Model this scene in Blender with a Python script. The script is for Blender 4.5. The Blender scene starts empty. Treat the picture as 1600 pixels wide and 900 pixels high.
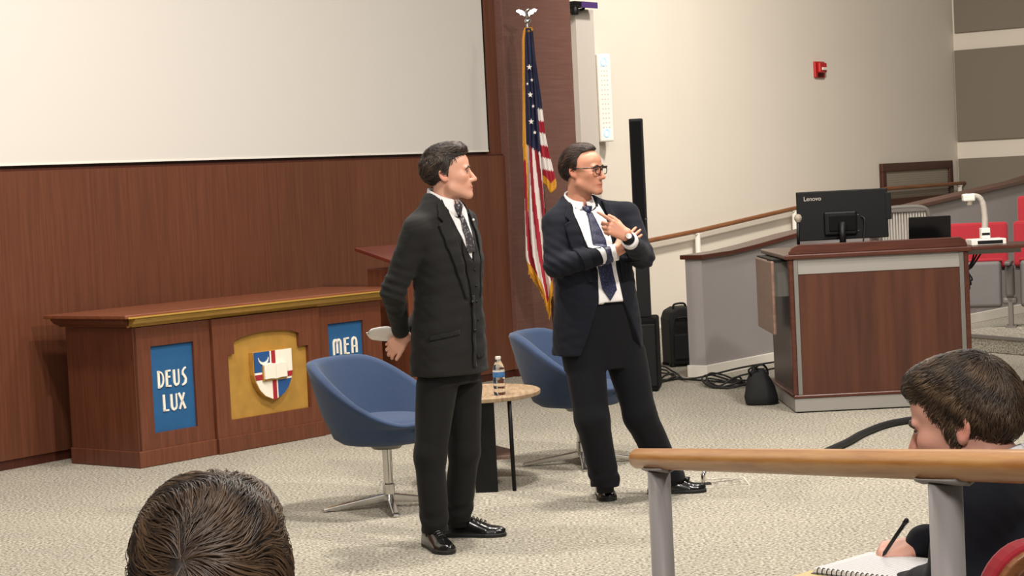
import bpy, bmesh, math, random
import numpy as np
from mathutils import Vector, Matrix
from mathutils.bvhtree import BVHTree
from math import sin, cos, pi, atan, atan2, radians, sqrt

scene = bpy.context.scene
COL = scene.collection
rng = random.Random(7)

# ------------------------------------------------------------------ camera
FPX, CAM_H = 3200.0, 1.61
PITCH, ROLL = atan(169 / 3200), 0.049
_F = np.array([0, cos(PITCH), -sin(PITCH)])
_U0 = np.array([0, sin(PITCH), cos(PITCH)])
_R0 = np.array([1.0, 0, 0])
_R = _R0 * cos(ROLL) - _U0 * sin(ROLL)
_U = _U0 * cos(ROLL) + _R0 * sin(ROLL)
_C = np.array([0, 0, CAM_H])
cam = bpy.data.cameras.new('camera')
cam.sensor_width = 36.0
cam.lens = FPX / 1600 * 36.0
cam.clip_end = 200
cam_o = bpy.data.objects.new('camera', cam)
COL.objects.link(cam_o)
m3 = Matrix(((_R[0], _U[0], -_F[0]), (_R[1], _U[1], -_F[1]), (_R[2], _U[2], -_F[2])))
cam_o.matrix_world = Matrix.Translation(_C) @ m3.to_4x4()
scene.camera = cam_o

# ------------------------------------------------------------------ exposure, world, lights
scene.view_settings.view_transform = 'Standard'
scene.view_settings.look = 'None'
scene.view_settings.gamma = 1
scene.view_settings.use_curve_mapping = False
scene.view_settings.exposure = 0.14
w = bpy.data.worlds.new('world'); scene.world = w
w.use_nodes = True
bg = w.node_tree.nodes['Background']
bg.inputs['Color'].default_value = (1.0, 0.90, 0.80, 1)
bg.inputs['Strength'].default_value = 0.13

def area(name, loc, target, size, power, color=(1.0, 0.87, 0.72), spread=170):
    l = bpy.data.lights.new(name, 'AREA'); l.shape = 'DISK'; l.size = size
    l.energy = power; l.color = color; l.spread = radians(spread)
    o = bpy.data.objects.new(name, l); COL.objects.link(o)
    o.location = loc
    o.rotation_euler = (Vector(target) - Vector(loc)).to_track_quat('-Z', 'Y').to_euler()
    return o
# ceiling downlights of the hall (the hall's own lamps, about 5.5 m up), plus added fill light at the seats
WARM, NEUT = (1.0, 0.935, 0.85), (1.0, 0.95, 0.89)
area('downlight_stage', (0.4, 10.0, 5.4), (0.2, 10.4, 0), 0.40, 185, WARM)
area('downlight_stage', (-1.8, 9.4, 5.4), (-1.9, 10.4, 0), 0.40, 140, WARM)
area('downlight_stage', (2.6, 11.2, 5.4), (2.6, 11.8, 0), 0.40, 140, WARM)
area('downlight_front', (3.2, 6.2, 5.2), (0.2, 13.0, 1.4), 0.30, 260, WARM)
area('downlight_front', (-1.6, 4.2, 5.2), (-1.2, 12.5, 1.2), 0.6, 90, WARM)
area('downlight_aisle', (2.9, 15.4, 5.8), (3.5, 20.8, 1.8), 0.6, 175, WARM, 105)
area('downlight_aisle', (4.6, 14.6, 5.6), (4.8, 17.0, 0.4), 0.6, 55, WARM)
area('fill_seats', (0.6, 2.2, 4.6), (0.5, 3.4, 0.5), 0.8, 60, NEUT)
area('fill_seats', (0.2, -1.6, 4.2), (0.6, 4.0, 0.8), 1.0, 150, NEUT)  # added fill from behind the camera, brightens the rail and its posts
# ------------------------------------------------------------------ pixel helpers (1600 x 900 frame -> places in the room)
def ray(x, y): return _F * FPX + _R * (x - 800) + _U * (450 - y)
def fl(x, y, z=0.0):
    d = ray(x, y); return _C + d * ((z - CAM_H) / d[2])
def at(x, y, Y):
    d = ray(x, y); return _C + d * (Y / d[1])
class Frame:
    """vertical plane with a horizontal direction u; local x along u, local -y towards the room"""
    def __init__(s, o, u):
        s.o = np.array([o[0], o[1], 0.0]); u = np.array([u[0], u[1], 0.0]); s.u = u / np.linalg.norm(u)
        s.n = np.array([s.u[1], -s.u[0], 0.0])
        s.ang = atan2(s.u[1], s.u[0])
    def loc(s, x, y, off=0.0):
        o = s.o + s.n * off
        d = ray(x, y); q = _C + d * (np.dot(o - _C, s.n) / np.dot(d, s.n))
        return float(np.dot(q - s.o, s.u)), float(q[2])
    def w(s, x, y, z): return s.o + s.u * x - s.n * y + np.array([0, 0, z])

# ------------------------------------------------------------------ materials
MATS = {}
def nodes_of(m):
    nt = m.node_tree; return nt, nt.nodes, nt.links, nt.nodes['Principled BSDF']
def srgb(r, g, b):
    f = lambda c: ((c / 255 + 0.055) / 1.055) ** 2.4 if c > 10 else c / 255 / 12.92
    return (f(r), f(g), f(b), 1)
def mat(name, col, rough=0.6, metal=0.0, noise=0.0, nscale=20, bump=0.0, bscale=200, spec=0.5, sheen=0.0, coat=0.0, stretch=(1, 1, 1), sss=0.0):
    if name in MATS: return MATS[name]
    m = bpy.data.materials.new(name); m.use_nodes = True
    nt, N, L, B = nodes_of(m)
    B.inputs['Base Color'].default_value = col
    B.inputs['Roughness'].default_value = rough
    B.inputs['Metallic'].default_value = metal
    B.inputs['Specular IOR Level'].default_value = spec
    B.inputs['Sheen Weight'].default_value = sheen
    B.inputs['Coat Weight'].default_value = coat
    if sss:
        B.inputs['Subsurface Weight'].default_value = sss
        B.inputs['Subsurface Radius'].default_value = (0.012, 0.005, 0.003)
    tc = N.new('ShaderNodeTexCoord'); mp = N.new('ShaderNodeMapping')
    mp.inputs['Scale'].default_value = stretch
    L.new(tc.outputs['Object'], mp.inputs['Vector'])
    if noise:
        n = N.new('ShaderNodeTexNoise'); n.inputs['Scale'].default_value = nscale; n.inputs['Detail'].default_value = 5
        L.new(mp.outputs['Vector'], n.inputs['Vector'])
        r = N.new('ShaderNodeValToRGB'); e = r.color_ramp.elements
        e[0].position = 0.3; e[1].position = 0.7
        e[0].color = tuple(c * (1 - noise) for c in col[:3]) + (1,)
        e[1].color = tuple(min(1, c * (1 + noise)) for c in col[:3]) + (1,)
        L.new(n.outputs['Fac'], r.inputs['Fac']); L.new(r.outputs['Color'], B.inputs['Base Color'])
    if bump:
        n2 = N.new('ShaderNodeTexNoise'); n2.inputs['Scale'].default_value = bscale; n2.inputs['Detail'].default_value = 3
        L.new(mp.outputs['Vector'], n2.inputs['Vector'])
        b = N.new('ShaderNodeBump'); b.inputs['Strength'].default_value = bump; b.inputs['Distance'].default_value = 0.004
        L.new(n2.outputs['Fac'], b.inputs['Height']); L.new(b.outputs['Normal'], B.inputs['Normal'])
    MATS[name] = m
    return m
def wood(name, c1, c2, rough=0.35, grain=(30, 30, 1.2), scale=2.0, vary=0.12, coat=0.15, spec=0.4):
    """grain runs along the axis with the small number in `grain`"""
    if name in MATS: return MATS[name]
    m = bpy.data.materials.new(name); m.use_nodes = True
    nt, N, L, B = nodes_of(m)
    tc = N.new('ShaderNodeTexCoord'); mp = N.new('ShaderNodeMapping'); mp.inputs['Scale'].default_value = grain
    L.new(tc.outputs['Object'], mp.inputs['Vector'])
    n = N.new('ShaderNodeTexNoise'); n.inputs['Scale'].default_value = scale; n.inputs['Detail'].default_value = 8; n.inputs['Roughness'].default_value = 0.65
    L.new(mp.outputs['Vector'], n.inputs['Vector'])
    r = N.new('ShaderNodeValToRGB'); e = r.color_ramp.elements
    e[0].position = 0.32; e[1].position = 0.68; e[0].color = c1; e[1].color = c2
    L.new(n.outputs['Fac'], r.inputs['Fac'])
    oi = N.new('ShaderNodeObjectInfo')
    mr = N.new('ShaderNodeMapRange'); mr.inputs['To Min'].default_value = 1 - vary; mr.inputs['To Max'].default_value = 1 + vary
    L.new(oi.outputs['Random'], mr.inputs['Value'])
    hs = N.new('ShaderNodeHueSaturation'); L.new(mr.outputs['Result'], hs.inputs['Value']); L.new(r.outputs['Color'], hs.inputs['Color'])
    L.new(hs.outputs['Color'], B.inputs['Base Color'])
    B.inputs['Roughness'].default_value = rough; B.inputs['Coat Weight'].default_value = coat; B.inputs['Coat Roughness'].default_value = 0.3
    B.inputs['Specular IOR Level'].default_value = spec
    b = N.new('ShaderNodeBump'); b.inputs['Strength'].default_value = 0.08; b.inputs['Distance'].default_value = 0.002
    L.new(n.outputs['Fac'], b.inputs['Height']); L.new(b.outputs['Normal'], B.inputs['Normal'])
    MATS[name] = m
    return m
def carpet():
    m = bpy.data.materials.new('carpet'); m.use_nodes = True
    nt, N, L, B = nodes_of(m)
    tc = N.new('ShaderNodeTexCoord')
    def noise(s, d=2):
        n = N.new('ShaderNodeTexNoise'); n.inputs['Scale'].default_value = s; n.inputs['Detail'].default_value = d
        L.new(tc.outputs['Object'], n.inputs['Vector']); return n
    n1 = noise(70, 3); n2 = noise(1.1, 3)
    r = N.new('ShaderNodeValToRGB'); e = r.color_ramp.elements
    e[0].position = 0.34; e[0].color = srgb(102, 97, 87); e[1].position = 0.66; e[1].color = srgb(192, 186, 172)
    k = e.new(0.5); k.color = srgb(157, 151, 137)
    L.new(n1.outputs['Fac'], r.inputs['Fac'])
    r2 = N.new('ShaderNodeValToRGB'); e2 = r2.color_ramp.elements
    e2[0].position = 0.3; e2[0].color = (0.86, 0.86, 0.87, 1); e2[1].position = 0.7; e2[1].color = (1, 1, 1, 1)
    L.new(n2.outputs['Fac'], r2.inputs['Fac'])
    mx = N.new('ShaderNodeMix'); mx.data_type = 'RGBA'; mx.blend_type = 'MULTIPLY'; mx.inputs['Factor'].default_value = 1
    L.new(r.outputs['Color'], mx.inputs['A']); L.new(r2.outputs['Color'], mx.inputs['B'])
    L.new(mx.outputs['Result'], B.inputs['Base Color'])
    B.inputs['Roughness'].default_value = 0.95; B.inputs['Specular IOR Level'].default_value = 0.1
    b = N.new('ShaderNodeBump'); b.inputs['Strength'].default_value = 0.5; b.inputs['Distance'].default_value = 0.004
    L.new(n1.outputs['Fac'], b.inputs['Height']); L.new(b.outputs['Normal'], B.inputs['Normal'])
    return m
def vcol_mat(name, rough=0.5, sss=0.1, spec=0.4, sheen=0.0, bump=0.0, bscale=300):
    """base colour from the mesh's own colour attribute (skin tones, lips, printed cloth)"""
    if name in MATS: return MATS[name]
    m = mat(name, (0.5, 0.5, 0.5, 1), rough, spec=spec, sss=sss, sheen=sheen, bump=bump, bscale=bscale)
    nt, N, L, B = nodes_of(m)
    a = N.new('ShaderNodeAttribute'); a.attribute_name = 'Col'
    L.new(a.outputs['Color'], B.inputs['Base Color'])
    return m
def emis(name, col, s):
    m = mat(name, col); B = m.node_tree.nodes['Principled BSDF']
    B.inputs['Emission Color'].default_value = col; B.inputs['Emission Strength'].default_value = s
    return m

M = {}
M['carpet'] = carpet()
M['wallwood'] = wood('wall_veneer', srgb(86, 49, 34), srgb(106, 63, 44), rough=0.38, grain=(22, 22, 0.8), scale=2.0, vary=0.07, coat=0.1)
M['plumwood'] = wood('reveal_veneer', srgb(104, 70, 61), srgb(118, 84, 75), rough=0.3, grain=(1.0, 22, 26), scale=2.2, vary=0.04, coat=0.2)
M['darkwood'] = wood('dark_trim_wood', srgb(58, 26, 17), srgb(76, 36, 24), rough=0.4, vary=0.05)
M['altarwood'] = wood('altar_wood', srgb(84, 45, 29), srgb(106, 60, 40), rough=0.36, grain=(24, 24, 1.2), vary=0.05)
M['altartop'] = wood('altar_top_wood', srgb(106, 58, 38), srgb(132, 78, 53), rough=0.3, grain=(1.2, 26, 26), vary=0.02)
M['consolewood'] = wood('console_veneer', srgb(62, 33, 22), srgb(86, 48, 32), rough=0.35, grain=(9, 9, 0.5), scale=1.6, vary=0.04)
M['consoletrim'] = wood('console_trim', srgb(62, 30, 22), srgb(86, 46, 33), rough=0.3, grain=(1.5, 30, 30), vary=0.03)
M['oak'] = wood('oak_rail', srgb(188, 117, 48), srgb(226, 165, 86), rough=0.32, grain=(1.6, 26, 26), scale=2.4, vary=0.02, coat=0.3)
M['railwood'] = wood('ramp_rail_wood', srgb(112, 66, 36), srgb(150, 98, 60), rough=0.4, grain=(1.6, 30, 30), vary=0.03)
M['tabletop'] = wood('table_laminate', srgb(148, 120, 92), srgb(196, 170, 138), rough=0.4, grain=(26, 3, 3), scale=2.0, vary=0.0)
M['leafwood'] = wood('leaf_laminate', srgb(112, 88, 76), srgb(138, 112, 98), rough=0.4, grain=(2, 26, 26), vary=0.0)
M['whitewall'] = mat('white_paint', srgb(224, 215, 201), 0.85, noise=0.015, nscale=1.5, bump=0.05, bscale=90)
M['screen'] = mat('screen_cloth', srgb(205, 200, 193), 0.9, bump=0.02, bscale=400)
M['greypaint'] = mat('grey_paint', srgb(150, 144, 143), 0.7, noise=0.02, nscale=3)
M['acoustic'] = mat('acoustic_cloth', srgb(128, 118, 105), 0.95, noise=0.06, nscale=60, stretch=(1, 1, 10), bump=0.1, bscale=500)
M['whitegloss'] = mat('white_gloss', srgb(228, 222, 212), 0.4)
M['offwhite'] = mat('offwhite_box', srgb(196, 188, 178), 0.6)
M['gold'] = mat('gold_paint', srgb(176, 134, 62), 0.42, metal=0.25, noise=0.12, nscale=9)
M['goldtrim'] = mat('gold_trim', srgb(190, 152, 72), 0.35, metal=0.3, noise=0.05, nscale=12)
M['banner'] = mat('blue_banner', srgb(18, 78, 124), 0.75, noise=0.08, nscale=8, bump=0.1, bscale=500)
M['cream'] = mat('cream_paint', srgb(226, 218, 203), 0.6)
M['crestred'] = mat('crest_red', srgb(150, 30, 40), 0.5)
M['crestblue'] = mat('crest_blue', srgb(28, 74, 128), 0.5)
M['chairblue'] = mat('blue_wool', srgb(42, 60, 90), 0.9, noise=0.1, nscale=160, sheen=0.12, bump=0.15, bscale=500)
M['chrome'] = mat('chrome', srgb(200, 198, 195), 0.16, metal=1.0)
M['steel'] = mat('brushed_steel', srgb(150, 147, 142), 0.38, metal=0.85)
M['alu'] = mat('anodised_grey', srgb(146, 142, 136), 0.5, metal=0.25)
M['postgrey'] = mat('post_grey_paint', srgb(156, 150, 148), 0.45, noise=0.03, nscale=6)
M['black'] = mat('black_plastic', srgb(8, 8, 9), 0.5, spec=0.3)
M['blackmatte'] = mat('black_matte', srgb(6, 6, 7), 0.85, spec=0.2)
M['blackcloth'] = mat('black_nylon', srgb(9, 9, 10), 0.8, noise=0.2, nscale=40, bump=0.2, bscale=300)
M['blackgloss'] = mat('black_gloss', srgb(8, 8, 10), 0.2)
M['cable'] = mat('cable_rubber', srgb(22, 22, 23), 0.6)
M['redcloth'] = mat('red_upholstery', srgb(150, 16, 32), 0.85, noise=0.1, nscale=60, sheen=0.2)
M['greyshell'] = mat('grey_seat_shell', srgb(96, 92, 90), 0.55, noise=0.04, nscale=12)
M['seatback'] = wood('seat_back_wood', srgb(74, 42, 24), srgb(98, 60, 36), rough=0.3)
M['meshgrey'] = mat('chair_mesh_grey', srgb(176, 168, 158), 0.6)
M['meshframe'] = mat('chair_frame_grey', srgb(110, 104, 98), 0.5)
M['alarm'] = mat('alarm_red', srgb(176, 28, 26), 0.4)
M['grille'] = mat('grille_tan', srgb(158, 148, 134), 0.7, metal=0.2)
M['led'] = emis('led_blue', (0.25, 0.5, 1.0, 1), 1.6)
M['purple'] = mat('purple_label', srgb(70, 44, 104), 0.6)
M['paper'] = mat('paper', srgb(232, 228, 226), 0.8)
M['navyflag'] = mat('flag_navy', srgb(26, 30, 62), 0.7)
M['redflag'] = mat('flag_red', srgb(158, 24, 44), 0.7)
M['whiteflag'] = mat('flag_white', srgb(226, 218, 212), 0.7)
M['fringe'] = mat('gold_fringe', srgb(206, 146, 40), 0.6, noise=0.25, nscale=120)

# ------------------------------------------------------------------ mesh helpers
def link(o, parent=None):
    COL.objects.link(o)
    if parent is not None: o.parent = parent
    return o
def thing(name, label, cat, loc=(0, 0, 0), rz=0.0, group=None):
    o = bpy.data.objects.new(name, None); o.empty_display_size = 0.1
    COL.objects.link(o); o.location = tuple(float(v) for v in loc); o.rotation_euler = (0, 0, rz)
    return tag(o, label, cat, group)
def tag(o, label=None, cat=None, group=None, kind=None):
    if label: o['label'] = label
    if cat: o['category'] = cat
    if group: o['group'] = group
    if kind: o['kind'] = kind
    return o
def finish(bm, name, material, parent=None, smooth=False, bevel=0.0, seg=2, angle=35):
    me = bpy.data.meshes.new(name)
    bmesh.ops.recalc_face_normals(bm, faces=bm.faces[:])
    bm.to_mesh(me); bm.free()
    for x in (material if isinstance(material, (list, tuple)) else [material]): me.materials.append(x)
    if smooth:
        for p in me.polygons: p.use_smooth = True
    o = bpy.data.objects.new(name, me); link(o, parent)
    if bevel:
        b = o.modifiers.new('bevel', 'BEVEL'); b.width = bevel; b.segments = seg; b.limit_method = 'ANGLE'; b.angle_limit = radians(angle)
    return o
def bx(bm, x0, x1, y0, y1, z0, z1, rot=None):
    vs = [bm.verts.new(v) for v in ((x0, y0, z0), (x1, y0, z0), (x1, y1, z0), (x0, y1, z0), (x0, y0, z1), (x1, y0, z1), (x1, y1, z1), (x0, y1, z1))]
    for f in ((0, 3, 2, 1), (4, 5, 6, 7), (0, 1, 5, 4), (1, 2, 6, 5), (2, 3, 7, 6), (3, 0, 4, 7)): bm.faces.new([vs[i] for i in f])
    if rot is not None: bmesh.ops.transform(bm, matrix=rot, verts=vs)
    return vs
def boxo(name, x0, x1, y0, y1, z0, z1, m, parent=None, bevel=0.0, seg=2, rot=None):
    bm = bmesh.new(); bx(bm, x0, x1, y0, y1, z0, z1, rot)
    return finish(bm, name, m, parent, bevel=bevel, seg=seg)
def prism(bm, pts, d0, d1, axis='y'):
    """extrude a 2D outline between d0 and d1 along an axis (outline in the two other axes)"""
    def V(p, d): return {'y': (p[0], d, p[1]), 'x': (d, p[0], p[1]), 'z': (p[0], p[1], d)}[axis]
    a = [bm.verts.new(V(p, d0)) for p in pts]; b = [bm.verts.new(V(p, d1)) for p in pts]
    n = len(pts)
    bm.faces.new(a); bm.faces.new(b[::-1])
    for i in range(n): bm.faces.new((a[i], b[i], b[(i + 1) % n], a[(i + 1) % n]))
    return a + b
def prismo(name, pts, d0, d1, m, parent=None, axis='y', bevel=0.0, smooth=False):
    bm = bmesh.new(); prism(bm, pts, d0, d1, axis)
    return finish(bm, name, m, parent, bevel=bevel, smooth=smooth)
def tube(bm, pts, r, n=10, cap=True, closed=False):
    pts = [Vector(p) for p in pts]; rs = r if isinstance(r, (list, tuple)) else [r] * len(pts)
    rings = []; up = None
    for i, p in enumerate(pts):
        if closed: t = pts[(i + 1) % len(pts)] - pts[i - 1]
        else: t = pts[min(i + 1, len(pts) - 1)] - pts[max(i - 1, 0)]
        t.normalize()
        if up is None:
            up = Vector((0, 0, 1)) if abs(t.z) < 0.9 else Vector((1, 0, 0))
        s = t.cross(up); s.normalize(); up = s.cross(t); up.normalize()
        rings.append([bm.verts.new(p + (s * cos(2 * pi * k / n) + up * sin(2 * pi * k / n)) * rs[i]) for k in range(n)])
    for i in range(len(rings) - (0 if closed else 1)):
        a, b = rings[i], rings[(i + 1) % len(rings)]
        for k in range(n): bm.faces.new((a[k], a[(k + 1) % n], b[(k + 1) % n], b[k]))
    if cap and not closed:
        bm.faces.new(rings[0][::-1]); bm.faces.new(rings[-1])
    return rings
def tubeo(name, pts, r, m, parent=None, n=10, closed=False):
    bm = bmesh.new(); tube(bm, pts, r, n, closed=closed)
    return finish(bm, name, m, parent, smooth=True)
def smooth_path(pts, n=8):
    """Catmull-Rom through pts"""
    P = [Vector(p) for p in pts]; out = []
    for i in range(len(P) - 1):
        a, b, c, d = P[max(i - 1, 0)], P[i], P[i + 1], P[min(i + 2, len(P) - 1)]
        for k in range(n):
            t = k / n
            out.append(0.5 * ((2 * b) + (c - a) * t + (2 * a - 5 * b + 4 * c - d) * t * t + (3 * b - a - 3 * c + d) * t ** 3))
    out.append(P[-1]); return out
def lathe(bm, prof, n=24, c=(0, 0, 0)):
    rings = []
    for r, z in prof:
        if r < 1e-6: rings.append([bm.verts.new((c[0], c[1], c[2] + z))])
        else: rings.append([bm.verts.new((c[0] + r * cos(2 * pi * k / n), c[1] + r * sin(2 * pi * k / n), c[2] + z)) for k in range(n)])
    for a, b in zip(rings, rings[1:]):
        for k in range(n):
            k2 = (k + 1) % n
            if len(a) == 1 and len(b) == 1: continue
            if len(a) == 1: bm.faces.new((a[0], b[k2], b[k]))
            elif len(b) == 1: bm.faces.new((a[k], a[k2], b[0]))
            else: bm.faces.new((a[k], a[k2], b[k2], b[k]))
    if len(rings[0]) > 1: bm.faces.new(rings[0][::-1])
    if len(rings[-1]) > 1: bm.faces.new(rings[-1])
def latheo(name, prof, m, parent=None, n=24, c=(0, 0, 0), smooth=True, bevel=0.0):
    bm = bmesh.new(); lathe(bm, prof, n, c)
    o = finish(bm, name, m, parent, smooth=smooth, bevel=bevel)
    if smooth: sharp(o)
    return o
def sharp(o, deg=40):
    me = o.data; bm = bmesh.new(); bm.from_mesh(me)
    for e in bm.edges:
        if len(e.link_faces) == 2 and e.calc_face_angle(0) > radians(deg): e.smooth = False
    bm.to_mesh(me); bm.free()
def mesh_from(name, V, Fs, m, parent=None, smooth=True, midx=None):
    me = bpy.data.meshes.new(name)
    me.from_pydata([tuple(map(float, v)) for v in V], [], [tuple(map(int, f)) for f in Fs])
    for x in (m if isinstance(m, (list, tuple)) else [m]): me.materials.append(x)
    if midx is not None: me.polygons.foreach_set('material_index', np.array(midx, dtype=np.int32))
    if smooth: me.polygons.foreach_set('use_smooth', np.ones(len(me.polygons), dtype=bool))
    me.update()
    o = bpy.data.objects.new(name, me); link(o, parent); return o
def stroke(bm, pts, wd, d0, d1):
    """flat lettering stroke: polyline in x/z given a width (number or per-point), extruded in y"""
    n = len(pts); ws = wd if isinstance(wd, (list, tuple)) else [wd] * n
    L_, R_ = [], []
    for i, p in enumerate(pts):
        a = pts[max(i - 1, 0)]; b = pts[min(i + 1, n - 1)]
        t = Vector((b[0] - a[0], b[1] - a[1])); t.normalize(); nn = Vector((-t.y, t.x))
        L_.append((p[0] + nn.x * ws[i] / 2, p[1] + nn.y * ws[i] / 2)); R_.append((p[0] - nn.x * ws[i] / 2, p[1] - nn.y * ws[i] / 2))
    for i in range(n - 1):
        prism(bm, [L_[i], L_[i + 1], R_[i + 1], R_[i]], d0, d1)
# ================================================================== THE ROOM
def structure(o): o['kind'] = 'structure'; return o
structure(boxo('floor', -9, 14, -3, 30, -0.12, 0.0, M['carpet']))

# ---- wood clad wall behind the stage
FW = Frame(fl(0, 737), fl(813, 587) - fl(0, 737))
def wall_empty(name, fr):
    o = bpy.data.objects.new(name, None); COL.objects.link(o); o['kind'] = 'structure'
    o.location = tuple(fr.o); o.rotation_euler = (0, 0, fr.ang); return o
WB = wall_empty('wall_back', FW)
boxo('wall_core', -3.0, 6.38, 0.09, 0.6, 0, 6.0, M['darkwood'], WB)
pw = 0.9
xs = [-3.0, -2.1, -1.2, -0.33, 0.62, 1.55, 2.5, 3.45, 4.40, 5.40]
for a, b in zip(xs, xs[1:]):
    boxo('veneer_panel', a + 0.0004, b - 0.0004, 0.0, 0.09, 0.06, 1.81, M['wallwood'], WB)
boxo('panel_cap', -3.0, 5.40, 0.012, 0.1, 1.81, 1.823, M['darkwood'], WB)
boxo('frame_strip', 5.262, 5.40, 0.03, 0.1, 1.823, 6.0, M['wallwood'], WB)
pil = [(5.40, 6.02), (6.02, 6.40)]
boxo('pilaster', 5.40, 6.40, -0.045, 0.5, 0.06, 6.0, M['plumwood'], WB, bevel=0.004)
structure(boxo('baseboard_back', -3.0, 5.40, 0.012, 0.09, 0, 0.06, M['darkwood'], WB))
boxo('pilaster_base', 5.40, 6.40, -0.035, 0.45, 0, 0.06, M['darkwood'], WB)
# ---- the projection screen in its recess
SC = thing('projection_screen', 'large blank white projection screen above the brown wood wall', 'projection screen', FW.w(1.2, 0.05, 1.853), FW.ang)
boxo('fabric', -4.2, 4.05, 0.0, 0.02, 0.0, 4.1, M['screen'], SC)
boxo('bottom_bar', -4.2, 4.05, -0.004, 0.024, -0.008, 0.006, M['whitegloss'], SC)
boxo('side_border', 4.05, 4.062, -0.003, 0.03, -0.008, 4.1, M['blackmatte'], SC)

# ---- white wall behind the ramp, with its corner and the panelled side wall
UR = np.array([0.59, 0.807])
FR = Frame(fl(1030, 527), UR)
WR = wall_empty('wall_right', FR)
sc_, _ = FR.loc(1493, 150)
boxo('wall_core', -2.6, sc_ + 0.3, 0.0, 0.3, 0, 6.5, M['whitewall'], WR)
structure(boxo('baseboard_right', -2.6, sc_, -0.015, 0.0, 0, 0.11, M['whitegloss'], WR))
cor = FR.w(sc_, 0, 0)
FS = Frame(cor, (FR.n[0], FR.n[1]))
WS = wall_empty('wall_side', FS)
boxo('wall_core', 0.0, 14.0, 0.0, 0.3, 0, 6.5, M['whitewall'], WS)
def side(xl, yt, yb, name, label):
    _, zt = FS.loc(xl, yt); s, zb = FS.loc(xl, yb)
    o = boxo(name, 0, 3.6, -0.045, 0.0, 0, zt - zb, M['acoustic'], None, bevel=0.006)
    o.location = tuple(FS.w(max(s, 0.02), 0, zb)); o.rotation_euler = (0, 0, FS.ang)
    return tag(o, label, 'acoustic panel', 'grey acoustic panels on the side wall')
side(1493.5, -150, 52, 'acoustic_panel', 'topmost grey cloth acoustic panel in the upper right corner')
side(1495, 79, 221, 'acoustic_panel', 'middle grey cloth acoustic panel between two white wall bands')
side(1499, 248, 420, 'acoustic_panel', 'lowest grey beige acoustic panel just above the ramp rail')

# ---- ramp with its low grey wall
FP = Frame(fl(1104, 590), fl(1213, 566) - fl(1085, 592))
WP = wall_empty('wall_ramp', FP)
top = [FP.loc(x, y) for x, y in ((1104, 404), (1140, 398), (1180, 388), (1240, 371), (1400, 333), (1600, 286))]
top[0] = (0.0, top[0][1])
e_s, e_z = top[-1]; top.append((e_s + 2.4, e_z + 0.24))
body = [(0, 0), (top[-1][0], 0)] + top[::-1]
prismo('wall_body', body, 0.0, 0.15, M['greypaint'], WP)
ctop = [(-0.03, top[0][1])] + top[1:]
cap = ctop + [(s, z + 0.035) for s, z in ctop[::-1]]
prismo('wall_cap', cap, -0.03, 0.18, M['consoletrim'], WP, bevel=0.006)
structure(boxo('baseboard_ramp', -0.014, top[-1][0], -0.014, 0.164, 0, 0.095, M['whitegloss'], WP, bevel=0.004))
rampd = float(np.dot(FR.o - FP.o, -FP.n))
rp = [(1.2, 0.001), (top[-1][0] + 1, 0.001), (top[-1][0] + 1, 0.55)]
structure(prismo('ramp', rp, 0.15, rampd - 0.2, M['carpet'], WP))

# ---- wall handrail of the ramp
rl = thing('ramp_handrail', 'thin brown wooden handrail sloping along the white wall', 'handrail', FR.w(0, -0.1, 0), FR.ang)
pts = []
for x, y in ((965, 389), (1015, 376), (1087, 361.5), (1240, 326), (1385, 295), (1486, 287.5), (1553, 283.5)):
    s, z = FR.loc(x, y, 0.1); pts.append((s, 0, z))
tubeo('rail', pts, 0.024, M['railwood'], rl, 10)
for x in (1087, 1240, 1500):
    s, _ = FR.loc(x, 300, 0.1)
    for a, b in zip(pts, pts[1:]):
        if a[0] <= s <= b[0]: z = a[2] + (b[2] - a[2]) * (s - a[0]) / (b[0] - a[0])
    bm = bmesh.new(); tube(bm, [(s, 0, max(0.0, (s - 1.6) * 0.06)), (s, 0, z - 0.02)], 0.028, 10)
    bx(bm, s - 0.05, s + 0.05, -0.02, 0.02, z - 0.035, z - 0.022)
    finish(bm, 'post', M['whitegloss'], rl, smooth=False)

# ---- raised seating tier on the right
a_, b_ = fl(1523, 549), fl(1600, 556)
FT = Frame(a_, b_ - a_)
TI = wall_empty('floor_tier', FT)
boxo('tread', -0.55, 5.0, 0.0, 5.0, 0.0, 0.135, M['carpet'], TI, bevel=0.01)
boxo('nosing', -0.55, 5.0, -0.012, 0.02, 0.118, 0.142, M['meshframe'], TI)

# ---- things on the white wall
def wallrect(x0, x1, y0, y1, off=0.0):
    s0, za = FR.loc(x0, y0, off); s1, zb = FR.loc(x1, y1, off)
    return s0, s1, zb, za
s0, s1, z0, z1 = wallrect(1373, 1485, 256, 300)
z0 -= 0.12
vg = thing('wall_vent', 'brown wood framed vent with tan mesh grille on the white wall', 'vent', FR.w((s0 + s1) / 2, 0, z0), FR.ang)
hw, hh = (s1 - s0) / 2, z1 - z0
boxo('grille_back', -hw + 0.05, hw - 0.05, -0.012, 0, 0.05, hh - 0.05, M['black'], vg)
bm = bmesh.new()
n = int((2 * hw - 0.2) / 0.028)
for i in range(n):
    x = -hw + 0.1 + i * 0.028; bx(bm, x, x + 0.02, -0.024, -0.012, 0.09, hh - 0.09)
for i in range(int((hh - 0.18) / 0.028) + 1):
    z = 0.09 + i * 0.028; bx(bm, -hw + 0.09, hw - 0.09, -0.026, -0.014, z, z + 0.02)
tag(finish(bm, 'grille_mesh', M['grille'], vg), kind='stuff')
for r_ in ((-hw, hw, hh - 0.1, hh), (-hw, hw, 0, 0.1), (-hw, -hw + 0.1, 0.1, hh - 0.1), (hw - 0.1, hw, 0.1, hh - 0.1)):
    boxo('frame_board', r_[0], r_[1], -0.05, 0, r_[2], r_[3], M['darkwood'], vg, bevel=0.008)

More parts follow.
